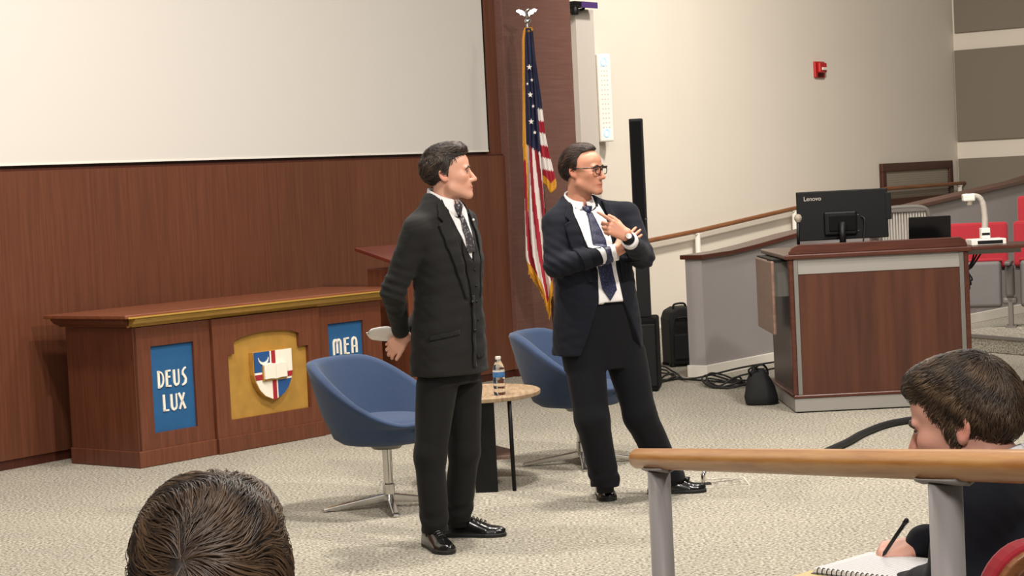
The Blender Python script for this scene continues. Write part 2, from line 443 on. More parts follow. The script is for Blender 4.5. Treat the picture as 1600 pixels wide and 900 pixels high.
s0, s1, z0, z1 = wallrect(1270, 1286, 96, 122)
fa = thing('fire_alarm', 'small red fire alarm on the upper white wall', 'fire alarm', FR.w((s0 + s1) / 2, 0, z0), FR.ang)
hw, hh = (s1 - s0) / 2, z1 - z0
boxo('backplate', -hw, hw, -0.03, 0, 0, hh, M['alarm'], fa, bevel=0.01)
boxo('housing', -hw * 0.72, hw * 0.72, -0.075, -0.03, hh * 0.3, hh * 0.92, M['alarm'], fa, bevel=0.015)
boxo('strobe_lens', -hw * 0.45, hw * 0.45, -0.09, -0.075, hh * 0.45, hh * 0.62, M['whitegloss'], fa, bevel=0.005)
bm = bmesh.new()
for k in range(5): bx(bm, -hw * 0.6, hw * 0.6, -0.036, -0.03, hh * (0.05 + k * 0.045), hh * (0.07 + k * 0.045))
finish(bm, 'sounder_slots', M['blackmatte'], fa)
# white column loudspeaker
s0, s1, z0, z1 = wallrect(935, 955, 84, 221, 0.12)
ls = thing('column_loudspeaker', 'tall white wall loudspeaker with two blue glowing rings beside the flag', 'loudspeaker', FR.w((s0 + s1) / 2, -0.12, z0), FR.ang - 0.75)
hw, hh = 0.068, z1 - z0
boxo('cabinet', -hw, hw, -0.02, 0.10, 0, hh, M['whitegloss'], ls, bevel=0.012)
bm = bmesh.new()
for i in range(14):
    for j in range(3):
        z = hh * (0.16 + 0.7 * i / 13); x = hw * (-0.4 + 0.4 * j)
        lathe_pts = [bm.verts.new((x + 0.008 * cos(q * pi / 4), -0.022, z + 0.008 * sin(q * pi / 4))) for q in range(8)]
        bm.faces.new(lathe_pts)
tag(finish(bm, 'sound_holes', M['offwhite'], ls), kind='stuff')
for z in (0.10, 0.91):
    tubeo('led_ring', [(0.026 * cos(q * pi / 8), -0.024, hh * z + 0.035 * sin(q * pi / 8)) for q in range(16)], 0.007, M['led'], ls, 6, closed=True)
boxo('wall_bracket', -0.05, 0.05, 0.10, 0.2, hh * 0.4, hh * 0.6, M['black'], ls)
# boxed pipe column and bracket with the camera at the end of the wood wall
s0, _ = FR.loc(905, 120, 0.35)
cb = boxo('pipe_casing', -0.145, 0.145, -0.2, 0.0, 0, 3.13, M['offwhite'], None, bevel=0.004)
cb.location = tuple(FR.w(FR.loc(918, 120, 0.2)[0], 0, 0)); cb.rotation_euler = (0, 0, FR.ang)
tag(cb, 'tall square off-white casing beside the wood wall end', 'casing')
sb, zb = FR.loc(912, 9, 0.3)
br = thing('camera_bracket', 'black bracket with purple label above the off-white casing', 'bracket', FR.w(sb, -0.3, zb), FR.ang)
boxo('plate', -0.17, 0.19, -0.02, 0.3, 0.0, 0.035, M['black'], br, bevel=0.004)
boxo('label_strip', -0.07, 0.19, -0.026, -0.02, -0.02, 0.035, M['purple'], br)
bm = bmesh.new(); tube(bm, [(-0.1, 0.02, -0.05), (0.02, 0.02, -0.03), (0.04, 0.02, 0)], 0.014, 8)
finish(bm, 'arm', M['black'], br, smooth=True)
latheo('camera_head', [(0, -0.04), (0.03, -0.035), (0.042, 0), (0.03, 0.035), (0, 0.04)], M['black'], br, 14, (-0.12, 0.02, -0.05))
tubeo('cable', smooth_path([(-0.15, 0.05, -0.05), (-0.18, 0.06, -0.4), (-0.16, 0.09, -0.8), (-0.1, 0.1, -1.05)], 6), 0.008, M['cable'], br, 6)
# ================================================================== ALTAR TABLE WITH THE MOTTO
FA = Frame(fl(220, 732), fl(516, 678) - fl(220, 732))
AL = thing('altar_table', 'long brown wood ceremonial table with gold trim, blue banners and crest', 'table', FA.o, FA.ang)
LEN, DEP, TOP = 2.17, 0.62, 0.925
def al(x, y): return FA.loc(x, y)
def recess_front(name, x0, x1, hole, y0=0.0, y1=0.03):
    """front board with an opening left in it, built from four boards round the hole"""
    bm = bmesh.new(); a, b, c, d = hole
    for r in ((x0, x1, 0.095, c), (x0, x1, d, 0.84), (x0, a, c, d), (b, x1, c, d)): bx(bm, r[0], r[1], y0, y1, r[2], r[3])
    bmesh.ops.remove_doubles(bm, verts=bm.verts[:], dist=1e-5)
    return finish(bm, name, M['altarwood'], AL)
boxo('carcass', 0.012, LEN - 0.012, 0.034, DEP, 0.06, 0.84, M['altarwood'], AL)
recess_front('front_panel', 0.0, 0.61, (0.128, 0.472, 0.195, 0.718))
recess_front('front_panel', 1.56, LEN, (1.655, 1.99, 0.205, 0.722))
PL = [(0.735, 0.2), (1.44, 0.2), (1.445, 0.605), (1.365, 0.605), (1.365, 0.69), (1.30, 0.712), (1.2, 0.725), (1.09, 0.73), (0.98, 0.725), (0.87, 0.712), (0.79, 0.69), (0.79, 0.61), (0.735, 0.61)]
bm = bmesh.new()   # centre board stands slightly proud, with the shaped opening
for r in ((0.614, 1.556, 0.095, 0.2), (0.614, 0.735, 0.2, 0.84), (1.445, 1.556, 0.2, 0.84)): bx(bm, r[0], r[1], -0.02, 0.03, r[2], r[3])
prism(bm, [(0.735, 0.61), (0.79, 0.61), (0.79, 0.69), (0.87, 0.712), (0.98, 0.725), (1.09, 0.73), (1.2, 0.725), (1.30, 0.712), (1.365, 0.69), (1.365, 0.605), (1.445, 0.605), (1.445, 0.84), (0.735, 0.84)], -0.02, 0.03)
finish(bm, 'centre_panel', M['altarwood'], AL)
for x0, x1, dy in ((-0.012, 0.612, 0), (0.612, 1.558, -0.02), (1.558, LEN + 0.012, 0)):
    boxo('plinth', x0, x1, dy - 0.014, DEP + 0.01, 0.0, 0.10, M['altarwood'], AL, bevel=0.006)
boxo('side_panel', -0.004, 0.02, 0.0, DEP, 0.1, 0.84, M['altarwood'], AL)
# gold crown moulding under the top
prof = [(-0.008, 0.845), (-0.018, 0.852), (-0.03, 0.858), (-0.055, 0.868), (-0.07, 0.884), (-0.078, 0.889), (-0.078, 0.902), (0.0, 0.902), (0.0, 0.845)]
prismo('gold_crown', prof, -0.045, LEN + 0.045, M['goldtrim'], AL, axis='x')
prs = [(p[0] - 0.02, p[1]) for p in prof]
bm = bmesh.new(); vs = prism(bm, prs, -0.02, DEP + 0.02, 'y')
finish(bm, 'side_crown', M['altarwood'], AL)
boxo('table_top', -0.13, LEN + 0.13, -0.095, DEP + 0.05, 0.902, 0.925, M['altartop'], AL, bevel=0.005)
boxo('top_gold_edge', -0.11, LEN + 0.11, -0.099, -0.094, 0.903, 0.912, M['goldtrim'], AL)
boxo('blue_banner', 0.12, 0.48, 0.018, 0.033, 0.19, 0.72, M['banner'], AL)
boxo('blue_banner', 1.65, 2.0, 0.018, 0.033, 0.2, 0.724, M['banner'], AL)
pq = prismo('gold_plaque', PL, 0.006, 0.032, M['gold'], AL)
# lettering: tall narrow deco capitals
def letters(word, x, z, h, wd, adv, parent, name='lettering'):
    bm = bmesh.new(); y0, y1 = 0.011, 0.0185
    t, th = h * 0.17, h * 0.10
    for ch in word:
        W_ = wd * (1.3 if ch == 'M' else 1)
        def S(p, ww): stroke(bm, [(x + a * W_, z + b * h) for a, b in p], ww, y0, y1)
        arc = lambda cx, cz, rx, rz, a0, a1, k=7: [(cx + rx * cos(radians(a0 + (a1 - a0) * i / k)), cz + rz * sin(radians(a0 + (a1 - a0) * i / k))) for i in range(k + 1)]
        if ch == 'D':
            S([(0.12, -0.04), (0.12, 1.04)], t); S([(0.1, 0.97)] + arc(0.35, 0.5, 0.55, 0.46, 85, -85) + [(0.1, 0.03)], th)
        elif ch == 'E':
            S([(0.16, 0), (0.16, 1)], t)
            S([(0.1, 0.96), (0.85, 0.98)], th); S([(0.1, 0.58), (0.75, 0.6)], th); S([(0.1, 0.04), (0.85, 0.02)], th)
        elif ch == 'U':
            S([(0.12, 1.0), (0.12, 0.3)] + arc(0.5, 0.26, 0.38, 0.22, 180, 270, 4), t); S(arc(0.5, 0.26, 0.38, 0.22, 270, 360, 4) + [(0.88, 1.0)], th)
        elif ch == 'S':
            S([(0.85, 1.05), (0.6, 1.0), (0.3, 0.85), (0.3, 0.66), (0.55, 0.52), (0.75, 0.34), (0.68, 0.12), (0.4, 0.02), (0.1, -0.02)], [th, th, th, t, t, t, t, th, th])
        elif ch == 'L':
            S([(0.2, 1.04), (0.2, 0)], t); S([(0.1, 0.05), (0.9, 0.05)], th)
        elif ch == 'X':
            S([(0.05, 1), (0.95, 0)], t); S([(0.9, 1), (0.1, 0)], th)
        elif ch == 'M':
            S([(0.06, 0), (0.06, 0.75)] + arc(0.28, 0.72, 0.22, 0.24, 180, 0, 5) + [(0.5, 0.1)], t * 0.85); S([(0.5, 0.7)] + arc(0.72, 0.72, 0.22, 0.24, 180, 0, 5) + [(0.94, 0.0)], t * 0.85)
        elif ch == 'A':
            S([(0.1, 0), (0.1, 0.7)] + arc(0.45, 0.68, 0.35, 0.28, 180, 0, 6) + [(0.8, 0.0)], t * 0.9); S([(0.1, 0.42), (0.8, 0.42)], th)
        x += adv if ch != 'M' else adv * 1.38
    return finish(bm, name, M['cream'], parent)
letters('DEUS', 0.185, 0.462, 0.098, 0.048, 0.062, AL)
letters('LUX', 0.213, 0.315, 0.098, 0.052, 0.064, AL)
letters('MEA', 1.71, 0.51, 0.105, 0.058, 0.074, AL)
# the crest: shield with cross, crescent and open book
sx0, sx1, szt = 0.935, 1.275, 0.605
cx = (sx0 + sx1) / 2
def shield(inset, m, y0, y1, name):
    a, b = sx0 + inset, sx1 - inset; t_ = szt - inset
    pts = [(a, t_), (b, t_), (b, 0.46), (b - 0.012, 0.41), (b - 0.04, 0.36), (b - 0.085, 0.318), (cx, 0.283 + inset), (a + 0.085, 0.318), (a + 0.04, 0.36), (a + 0.012, 0.41), (a, 0.46)]
    return prismo(name, pts, y0, y1, m, AL, bevel=0.003), pts
sh, spts = shield(0.0, M['gold'], -0.034, 0.006, 'crest_shield')
def clip(rx0, rx1, rz0, rz1):
    """part of the shield field inside a rectangle"""
    pts = [(p[0], p[1]) for p in spts]
    ins = 0.006
    pts = [(cx + (x - cx) * 0.975, 0.45 + (z - 0.45) * 0.975) for x, z in pts]
    for ax, lim, sgn in ((0, rx0, 1), (0, rx1, -1), (1, rz0, 1), (1, rz1, -1)):
        out = []
        for i in range(len(pts)):
            p, q = pts[i], pts[(i + 1) % len(pts)]
            ip, iq = (p[ax] - lim) * sgn >= 0, (q[ax] - lim) * sgn >= 0
            if ip: out.append(p)
            if ip != iq:
                t = (lim - p[ax]) / (q[ax] - p[ax]); out.append((p[0] + t * (q[0] - p[0]), p[1] + t * (q[1] - p[1])))
        pts = out
    return pts
zc = 0.442; zbk = 0.462
quart = [((0, cx - 0.03, zc + 0.03, 9), 'crestblue'), ((cx + 0.03, 9, zc + 0.03, 9), 'cream'), ((0, cx - 0.03, 0, zc - 0.03), 'cream'), ((cx + 0.03, 9, 0, zc - 0.03), 'crestblue')]
for r, m in quart: prismo('shield_quarter', clip(*r), -0.038, -0.03, M[m], sh)
prismo('cross_border', clip(cx - 0.03, cx + 0.03, 0, 9), -0.0385, -0.03, M['cream'], sh)
for r in ((0, cx - 0.03, zc - 0.03, zc + 0.03), (cx + 0.03, 9, zc - 0.03, zc + 0.03)): prismo('cross_border', clip(*r), -0.0385, -0.03, M['cream'], sh)
prismo('red_cross_bar', clip(cx - 0.017, cx + 0.017, 0, 9), -0.041, -0.03, M['crestred'], sh)
for r in ((0, cx - 0.017, zc - 0.017, zc + 0.017), (cx + 0.017, 9, zc - 0.017, zc + 0.017)): prismo('red_cross_bar', clip(*r), -0.041, -0.03, M['crestred'], sh)
cc = (cx - 0.088, 0.565); cr = []
for i in range(13):
    a = radians(180 + 180 * i / 12); cr.append((cc[0] + 0.045 * cos(a), cc[1] + 0.045 * sin(a) - 0.002))
for i in range(13):
    a = radians(360 - 180 * i / 12); cr.append((cc[0] + 0.042 * cos(a), cc[1] + 0.03 * sin(a) + 0.0005))
prismo('crescent', cr, -0.043, -0.036, M['cream'], sh)
for sgn in (-1, 1):
    e = [(cx + sgn * 0.001, zbk - 0.04), (cx + sgn * 0.045, zbk - 0.034), (cx + sgn * 0.098, zbk - 0.036), (cx + sgn * 0.098, zbk + 0.058), (cx + sgn * 0.045, zbk + 0.066), (cx + sgn * 0.001, zbk + 0.056)]
    prismo('book_page', e if sgn > 0 else e[::-1], -0.062, -0.038, M['cream'], sh, bevel=0.003)
prismo('book_cover', [(cx - 0.104, zbk - 0.047), (cx + 0.104, zbk - 0.047), (cx + 0.104, zbk + 0.05), (cx - 0.104, zbk + 0.05)], -0.05, -0.038, M['gold'], sh)

# ================================================================== LECTERN BEHIND THE LEFT MAN
lo = at(668, 420, 14.2)
LT = thing('lectern', 'dark brown lectern with slanted top behind the man in charcoal suit', 'lectern', (lo[0], lo[1], 0), FW.ang - 0.15)
zt = float(at(565, 391, 14.3)[2])
boxo('body', -0.24, 0.30, -0.05, 0.36, 0.05, zt - 0.13, M['altarwood'], LT, bevel=0.006)
boxo('base', -0.28, 0.34, -0.09, 0.40, 0.0, 0.06, M['darkwood'], LT, bevel=0.006)
R_ = Matrix.Translation((0.03, 0.15, zt - 0.055)) @ Matrix.Rotation(radians(14), 4, 'X')
boxo('slanted_top', -0.33, 0.33, -0.27, 0.27, -0.012, 0.012, mat('lectern_red_wood', srgb(96, 38, 28), 0.3, noise=0.1, nscale=6), LT, bevel=0.004, rot=R_)
boxo('book_stop', -0.3, 0.3, -0.262, -0.245, 0.012, 0.034, M['steel'], LT, rot=R_)

# ================================================================== TUB CHAIRS
def ss(a, b, t):
    t = max(0.0, min(1.0, (t - a) / (b - a))); return t * t * (3 - 2 * t)
def tub_chair(label, loc, rz, base_rz):
    T = thing('tub_chair', label, 'chair', loc, rz, 'blue tub chairs on the stage')
    n = 64; rows = []
    prof = [(0.0, 0.0), (0.45, 0.0), (0.72, 0.012), (0.86, 0.04), (0.93, 0.09)]
    for k in range(n):
        th = 2 * pi * k / n; a = abs(((th + pi) % (2 * pi)) - pi)      # 0 = front
        zr = 0.43 + 0.305 * ss(0.68, 2.55, a)
        R0 = 0.305
        R1 = 0.305 + 0.075 * ss(0.35, 1.5, a)
        row = []
        z0 = 0.325
        for fr_, dz in prof: row.append((R0 * fr_, z0 + dz))
        for i in range(1, 7):
            f_ = i / 6; row.append((R0 * 0.95 + (R1 - R0 * 0.95) * f_ ** 0.8, z0 + 0.10 + (zr - z0 - 0.10) * f_))
        tk = 0.028
        row += [(R1 - 0.006, zr + 0.014), (R1 - tk, zr + 0.021), (R1 - 2 * tk + 0.006, zr + 0.012), (R1 - 2 * tk, zr - 0.005)]
        ri = R0 * 0.8
        for i in range(1, 5):
            f_ = i / 4; row.append((R1 - 2 * tk + (ri - R1 + 2 * tk) * f_, zr - 0.005 + (0.395 - zr) * f_))
        row += [(ri * 0.6, 0.385), (0.0, 0.385)]
        rows.append([(r * cos(th), r * sin(th), z) for r, z in row])
    m_ = len(rows[0]); V = []; Fc = []
    for r in rows: V += r
    for k in range(n):
        for i in range(m_ - 1):
            a, b = k * m_ + i, ((k + 1) % n) * m_ + i
            Fc.append((a, b, b + 1, a + 1))
    o = mesh_from('shell', V, Fc, M['chairblue'], T)
    bm = bmesh.new(); bm.from_mesh(o.data); bmesh.ops.remove_doubles(bm, verts=bm.verts[:], dist=1e-4); bm.to_mesh(o.data); bm.free()
    # seat cushion
    bm = bmesh.new(); rings = []
    for r, z in ((0.0, 0.465), (0.10, 0.466), (0.19, 0.463), (0.235, 0.452), (0.252, 0.432), (0.25, 0.41), (0.23, 0.395)):
        if r == 0: rings.append([bm.verts.new((0.02, 0, z))]); continue
        ring = []
        for k in range(40):
            th = 2 * pi * k / 40; fx = 1.0 + 0.28 * max(0, cos(th)) ** 2
            ring.append(bm.verts.new((0.0 + r * cos(th) * fx, r * sin(th), z - 0.012 * max(0, cos(th)) * (r / 0.25) ** 3)))
        rings.append(ring)
    for a, b in zip(rings, rings[1:]):
        for k in range(40):
            if len(a) == 1: bm.faces.new((a[0], b[(k + 1) % 40], b[k]))
            else: bm.faces.new((a[k], a[(k + 1) % 40], b[(k + 1) % 40], b[k]))
    bm.faces.new(rings[-1])
    finish(bm, 'seat_cushion', M['chairblue'], T, smooth=True)
    latheo('swivel_plate', [(0, 0.30), (0.07, 0.30), (0.085, 0.315), (0.085, 0.33), (0, 0.33)], M['steel'], T)
    latheo('column', [(0, 0.05), (0.03, 0.05), (0.03, 0.12), (0.024, 0.125), (0.024, 0.31), (0, 0.31)], M['chrome'], T, 20)
    for k in range(4):
        a = base_rz - rz + k * pi / 2
        R4 = Matrix.Rotation(a, 4, 'Z')
        bm = bmesh.new()
        vs = prism(bm, [(0.0, 0.036), (0.03, 0.03), (0.31, 0.004), (0.335, 0.0), (0.335, 0.016), (0.31, 0.022), (0.03, 0.07), (0.0, 0.072)], -0.017, 0.017)
        bmesh.ops.transform(bm, matrix=R4, verts=bm.verts[:])
        finish(bm, 'leg', M['chrome'], T, bevel=0.005)
    return T
c1 = fl(609, 793)
tub_chair('blue tub chair on chrome base, behind the man in charcoal suit, left of the table', c1, radians(-27), radians(197 - 8))
c2 = fl(910, 724)
tub_chair('blue tub chair on chrome base, behind the man in navy suit', c2, radians(-18), radians(197 - 16))

# ================================================================== SIDE TABLE AND WATER BOTTLE
tz = 0.49
TB = thing('side_table', 'small side table with light wood oval top and black legs', 'table', (-0.19, 10.9, 0))
ov = [(0.315 * cos(q * pi / 20), 0.40 * sin(q * pi / 20)) for q in range(40)]
prismo('table_top', ov, tz - 0.022, tz, M['tabletop'], TB, axis='z', bevel=0.004)
boxo('slab_leg', -0.06, 0.055, -0.36, -0.335, 0, tz - 0.022, M['black'], TB, rot=Matrix.Translation((0.012, 0.0, 0)))
boxo('slab_leg', 0.035, 0.06, -0.02, 0.12, 0, tz - 0.022, M['black'], TB)
tf = fl(804, 767); 
tubeo('rod_leg', [(tf[0] + 0.19, tf[1] - 10.9, 0), (tf[0] + 0.185, tf[1] - 10.88, tz - 0.02)], 0.011, M['black'], TB, 12)
prismo('lower_shelf', [(-0.06, -0.34), (0.148, -0.34), (0.148, -0.1), (0.06, 0.1), (-0.06, 0.1)], 0.165, 0.185, M['leafwood'], TB, axis='z', bevel=0.003)
bp = fl(781, 617, tz)
def glass():
    m = bpy.data.materials.new('clear_plastic'); m.use_nodes = True
    nt, N, L, B = nodes_of(m)
    B.inputs['Base Color'].default_value = (0.93, 0.96, 0.97, 1); B.inputs['Roughness'].default_value = 0.06
    B.inputs['Transmission Weight'].default_value = 1.0; B.inputs['IOR'].default_value = 1.2
    return m
M['glass'] = glass()
BT = thing('water_bottle', 'clear plastic water bottle with blue and white label on the side table', 'bottle', (bp[0], bp[1], tz))
rb = 0.0315
latheo('bottle_body', [(0, 0.003), (rb * 0.8, 0.0), (rb, 0.008), (rb, 0.03), (rb * 0.95, 0.034), (rb, 0.038), (rb, 0.058), (rb * 0.95, 0.062), (rb, 0.066), (rb, 0.085), (rb * 0.97, 0.09), (rb * 0.97, 0.125), (rb, 0.13), (rb * 0.93, 0.145), (rb * 0.7, 0.165), (0.0125, 0.18), (0.0125, 0.19), (0, 0.19)], M['glass'], BT, 24)
latheo('label_band', [(rb * 1.01, 0.094), (rb * 1.015, 0.094), (rb * 1.015, 0.122), (rb * 1.01, 0.122)], mat('bottle_label', srgb(70, 120, 176), 0.4, noise=0.4, nscale=30), BT, 24)
latheo('label_stripe', [(rb * 1.01, 0.122), (rb * 1.015, 0.122), (rb * 1.015, 0.13), (rb * 1.01, 0.13)], M['whitegloss'], BT, 24)
latheo('cap', [(0, 0.187), (0.0145, 0.187), (0.0145, 0.2), (0.0135, 0.203), (0, 0.203)], M['whitegloss'], BT, 18)
# ================================================================== FLAG ON ITS POLE
fb = fl(873, 592); FY = float(fb[1])
FG = thing('flag', 'draped stars and stripes flag with gold fringe on an eagle topped pole', 'flag', fb)
def fp(x, y, d=0.0):
    p = at(x, y, FY + d); return (p[0] - fb[0], p[1] - fb[1], p[2])
tubeo('pole', [(0, 0, 0.05), fp(826, 42)], 0.0125, M['darkwood'], FG, 12)
latheo('stand', [(0, 0), (0.16, 0), (0.16, 0.015), (0.12, 0.035), (0.035, 0.06), (0.022, 0.16), (0, 0.16)], M['goldtrim'], FG)
# eagle
ball = fp(824, 33)
eg = latheo('finial', [(0, -0.05), (0.014, -0.05), (0.014, -0.02), (0.026, -0.012), (0.03, 0.005), (0.022, 0.022), (0.008, 0.03), (0.006, 0.04), (0, 0.045)], M['chrome'], FG, 16, ball)
bm = bmesh.new()
bb = Vector(fp(823, 24)); tube(bm, [bb + Vector((0.012, 0, -0.03)), bb, bb + Vector((-0.005, 0, 0.03)), bb + Vector((0.012, -0.01, 0.05)), bb + Vector((0.03, -0.012, 0.045))], [0.006, 0.016, 0.014, 0.009, 0.003], 10)
finish(bm, 'eagle_body', M['chrome'], eg, smooth=True)
for sg in (-1, 1):
    bm = bmesh.new()
    prof = [(0, 0.0), (0.03, 0.03), (0.065, 0.042), (0.085, 0.03), (0.075, 0.012), (0.06, 0.012), (0.05, -0.006), (0.035, -0.004), (0.02, -0.02)]
    vs = prism(bm, [(bb.x + sg * a, bb.z + 0.01 + b) for a, b in prof], bb.y - 0.006, bb.y + 0.006)
    finish(bm, 'eagle_wing', M['chrome'], eg, bevel=0.002)
# main hang of the cloth: rows by height, columns across the folds
def lerp_tab(tab, v):
    for (a, p), (b, q) in zip(tab, tab[1:]):
        if a <= v <= b: return p + (q - p) * (v - a) / (b - a)
    return tab[0][1] if v < tab[0][0] else tab[-1][1]
def drape(name, Lt, Rt, ytop, ybot_fn, ncol, nrow, amp, phase, colfn, base, folds):
    V, Fc, mi = [], [], []
    for j in range(nrow + 1):
        for i in range(ncol + 1):
            u = i / ncol; v = j / nrow
            yb = ybot_fn(u); y = ytop + (yb - ytop) * v
            x = lerp_tab(Lt, y) + (lerp_tab(Rt, y) - lerp_tab(Lt, y)) * u
            a = amp * (0.35 + 0.65 * min(1, v * 1.4))
            d = base + a * sin(u * folds * 2 * pi + phase + 0.8 * v) + 0.4 * a * sin(u * folds * 4.3 * pi + 1.3 + 2 * v)
            V.append(fp(x + 0.9 * sin(u * 9 + v * 11), y, d))
    for j in range(nrow):
        for i in range(ncol):
            a = j * (ncol + 1) + i
            Fc.append((a, a + 1, a + ncol + 2, a + ncol + 1)); mi.append(colfn((i + 0.5) / ncol, (j + 0.5) / nrow, i, j))
    o = mesh_from(name, V, Fc, [M['navyflag'], M['redflag'], M['whiteflag'], M['fringe']], FG, True, mi)
    sol = o.modifiers.new('thick', 'SOLIDIFY'); sol.thickness = 0.003; sol.offset = 0
    return o
LA = [(44, 819), (60, 817), (150, 818), (230, 818), (330, 819), (400, 822), (440, 830), (490, 848)]
RA = [(44, 829), (60, 831), (150, 839), (230, 843), (330, 852), (400, 858), (450, 864), (490, 864)]
def ybA(u):
    return lerp_tab([(0, 424), (0.2, 436), (0.45, 462), (0.62, 494), (0.78, 486), (0.9, 462), (1.0, 455)], u)
def colA(u, v, i, j):
    y = 44 + (ybA(u) - 44) * v
    if v > 0.955: return 3
    if u < 0.16 and y < 250: return 3
    if y < 223 + 16 * u: return 0
    if 0.10 + (y - 230) * 0.0006 < u < 0.20 + (y - 230) * 0.0006 and y < 330: return 3
    k = (u * 5.2 - (y - 230) * 0.0058 + 6.4)
    return 1 if int(math.floor(k)) % 2 == 0 else 2
drape('cloth', LA, RA, 44, ybA, 44, 110, 0.035, 0.4, colA, -0.045, 1.7)
LB = [(48, 826), (170, 834), (250, 838), (306, 846)]
RB = [(48, 832), (110, 840), (170, 846.5), (208, 852), (248, 861), (285, 869), (306, 868)]
def ybB(u): return lerp_tab([(0, 280), (0.4, 292), (0.7, 303), (1, 294)], u)
def colB(u, v, i, j):
    y = 48 + (ybB(u) - 48) * v - 4 * u
    if v > 0.94: return 3
    if y < 167: return 0
    return 2 if int((y - 167) / 19.3) % 2 == 0 else 1
drape('cloth_back_fold', LB, RB, 48, ybB, 26, 80, 0.022, 1.0, colB, -0.01, 1.1)
bm = bmesh.new()   # frayed gold fringe threads along the hem
for k in range(70):
    u = k / 69; y = ybA(u) - 3; x = lerp_tab(LA, y) + (lerp_tab(RA, y) - lerp_tab(LA, y)) * u
    p = fp(x, y, -0.05 + rng.uniform(-0.02, 0.02)); q = fp(x + rng.uniform(-0.8, 0.8), y + rng.uniform(6, 10), -0.05 + rng.uniform(-0.02, 0.02))
    tube(bm, [p, q], 0.0022, 4)
for k in range(80):
    y = 46 + 180 * k / 79; x = lerp_tab(LA, y)
    tube(bm, [fp(x + 1, y, -0.03), fp(x - 1.6, y + 4, -0.04)], 0.0025, 4)
for k in range(14):
    a = k / 14 * 2 * pi; tube(bm, [fp(826, 44, -0.02), fp(826 + 7 * cos(a), 46 + 4 * sin(a), -0.02 - 0.03 * sin(a))], 0.004, 4)
tag(finish(bm, 'fringe_threads', M['fringe'], FG), kind='stuff')
for x, y, r in ((827, 105, 5.0), (828.5, 148, 5.0), (830, 190, 5.0), (835.5, 207, 3.4), (831, 125, 3.0), (833, 166, 3.0), (824, 131, 2.6)):
    bm = bmesh.new()
    pts = [fp(x + r * (1 if q % 2 == 0 else 0.42) * sin(q * pi / 5) * 0.9, y - r * (1 if q % 2 == 0 else 0.42) * cos(q * pi / 5), -0.112) for q in range(10)]
    a = [bm.verts.new(p) for p in pts]; b = [bm.verts.new((p[0], p[1] + 0.006, p[2])) for p in pts]
    bm.faces.new(a); bm.faces.new(b[::-1])
    for q in range(10): bm.faces.new((a[q], b[q], b[(q + 1) % 10], a[(q + 1) % 10]))
    finish(bm, 'star', M['whiteflag'], FG)

# ================================================================== PA COLUMN, SUITCASE, BAG, CABLES
cp = fl(1012, 612); zt = float(at(990, 185, cp[1])[2])
PA = thing('column_speaker', 'tall thin black column loudspeaker standing behind the man in navy suit', 'loudspeaker', cp, radians(-8))
boxo('subwoofer', -0.085, 0.085, -0.02, 0.36, 0.0, 0.545, M['blackmatte'], PA, bevel=0.02)
boxo('subwoofer_grille', -0.075, 0.075, -0.028, -0.018, 0.04, 0.50, M['black'], PA, bevel=0.005)
boxo('column', -0.055, 0.042, 0.08, 0.18, 0.545, zt, M['black'], PA, bevel=0.006)
boxo('column_grille', -0.045, 0.032, 0.072, 0.08, 1.0, zt - 0.02, M['blackmatte'], PA)
boxo('column_joint', -0.057, 0.044, 0.078, 0.182, 1.27, 1.276, M['meshframe'], PA)
sp = fl(1068, 573)
SU = thing('suitcase', 'black soft suitcase standing beside the grey ramp wall', 'suitcase', sp, radians(10))
zt = float(at(1068, 480, sp[1])[2])
bm = bmesh.new()
pts = [(-0.1, 0.02), (0.12, 0.02), (0.125, zt - 0.02), (0.1, zt), (-0.02, zt - 0.005), (-0.08, zt - 0.035), (-0.105, zt - 0.1)]
prism(bm, pts, 0.0, 0.3)
finish(bm, 'case_body', M['blackcloth'], SU, bevel=0.025, seg=3)
tubeo('handle', smooth_path([(-0.04, 0.1, zt - 0.02), (-0.03, 0.1, zt + 0.02), (0.05, 0.1, zt + 0.025), (0.07, 0.1, zt - 0.01)], 5), 0.009, M['black'], SU, 8)
tubeo('front_handle', smooth_path([(-0.05, -0.01, zt - 0.1), (-0.03, -0.03, zt - 0.085), (0.05, -0.03, zt - 0.085), (0.07, -0.01, zt - 0.1)], 5), 0.009, M['black'], SU, 8)
for x in (-0.08, 0.1): 
    for y in (0.03, 0.27): latheo('wheel', [(0, -0.0), (0.025, 0.0), (0.03, 0.015), (0.025, 0.03), (0, 0.03)], M['black'], SU, 12, (x, y, 0))
boxo('front_pocket', -0.07, 0.095, -0.02, 0.01, 0.06, zt * 0.55, M['blackcloth'], SU, bevel=0.012)

gp = fl(1189, 634)
BG = thing('duffel_bag', 'small black bag with loop handle on the carpet left of the console', 'bag', gp, radians(-10))
def blob(name, rows, m, parent, n=28, ex=2.6, noise=0.0, seed=1):
    """closed lofted body: rows of (z, cx, cy, a, b)"""
    r2 = random.Random(seed); V, Fc = [], []
    ph = [r2.uniform(0, 6.28) for _ in range(6)]
    for z, cx_, cy_, a, b in rows:
        for k in range(n):
            t = 2 * pi * k / n; c, s = cos(t), sin(t)
            w_ = 1 + noise * (sin(3 * t + ph[0] + z * 30) + 0.6 * sin(5 * t + ph[1] - z * 50) + 0.4 * sin(9 * t + ph[2] + z * 80))
            V.append((cx_ + a * w_ * math.copysign(abs(c) ** (2 / ex), c), cy_ + b * w_ * math.copysign(abs(s) ** (2 / ex), s), z))
    for j in range(len(rows) - 1):
        for k in range(n):
            p, q = j * n + k, j * n + (k + 1) % n
            Fc.append((p, q, q + n, p + n))
    Fc.append(tuple(range(n))[::-1]); Fc.append(tuple(range((len(rows) - 1) * n, len(rows) * n)))
    return mesh_from(name, V, Fc, m, parent)
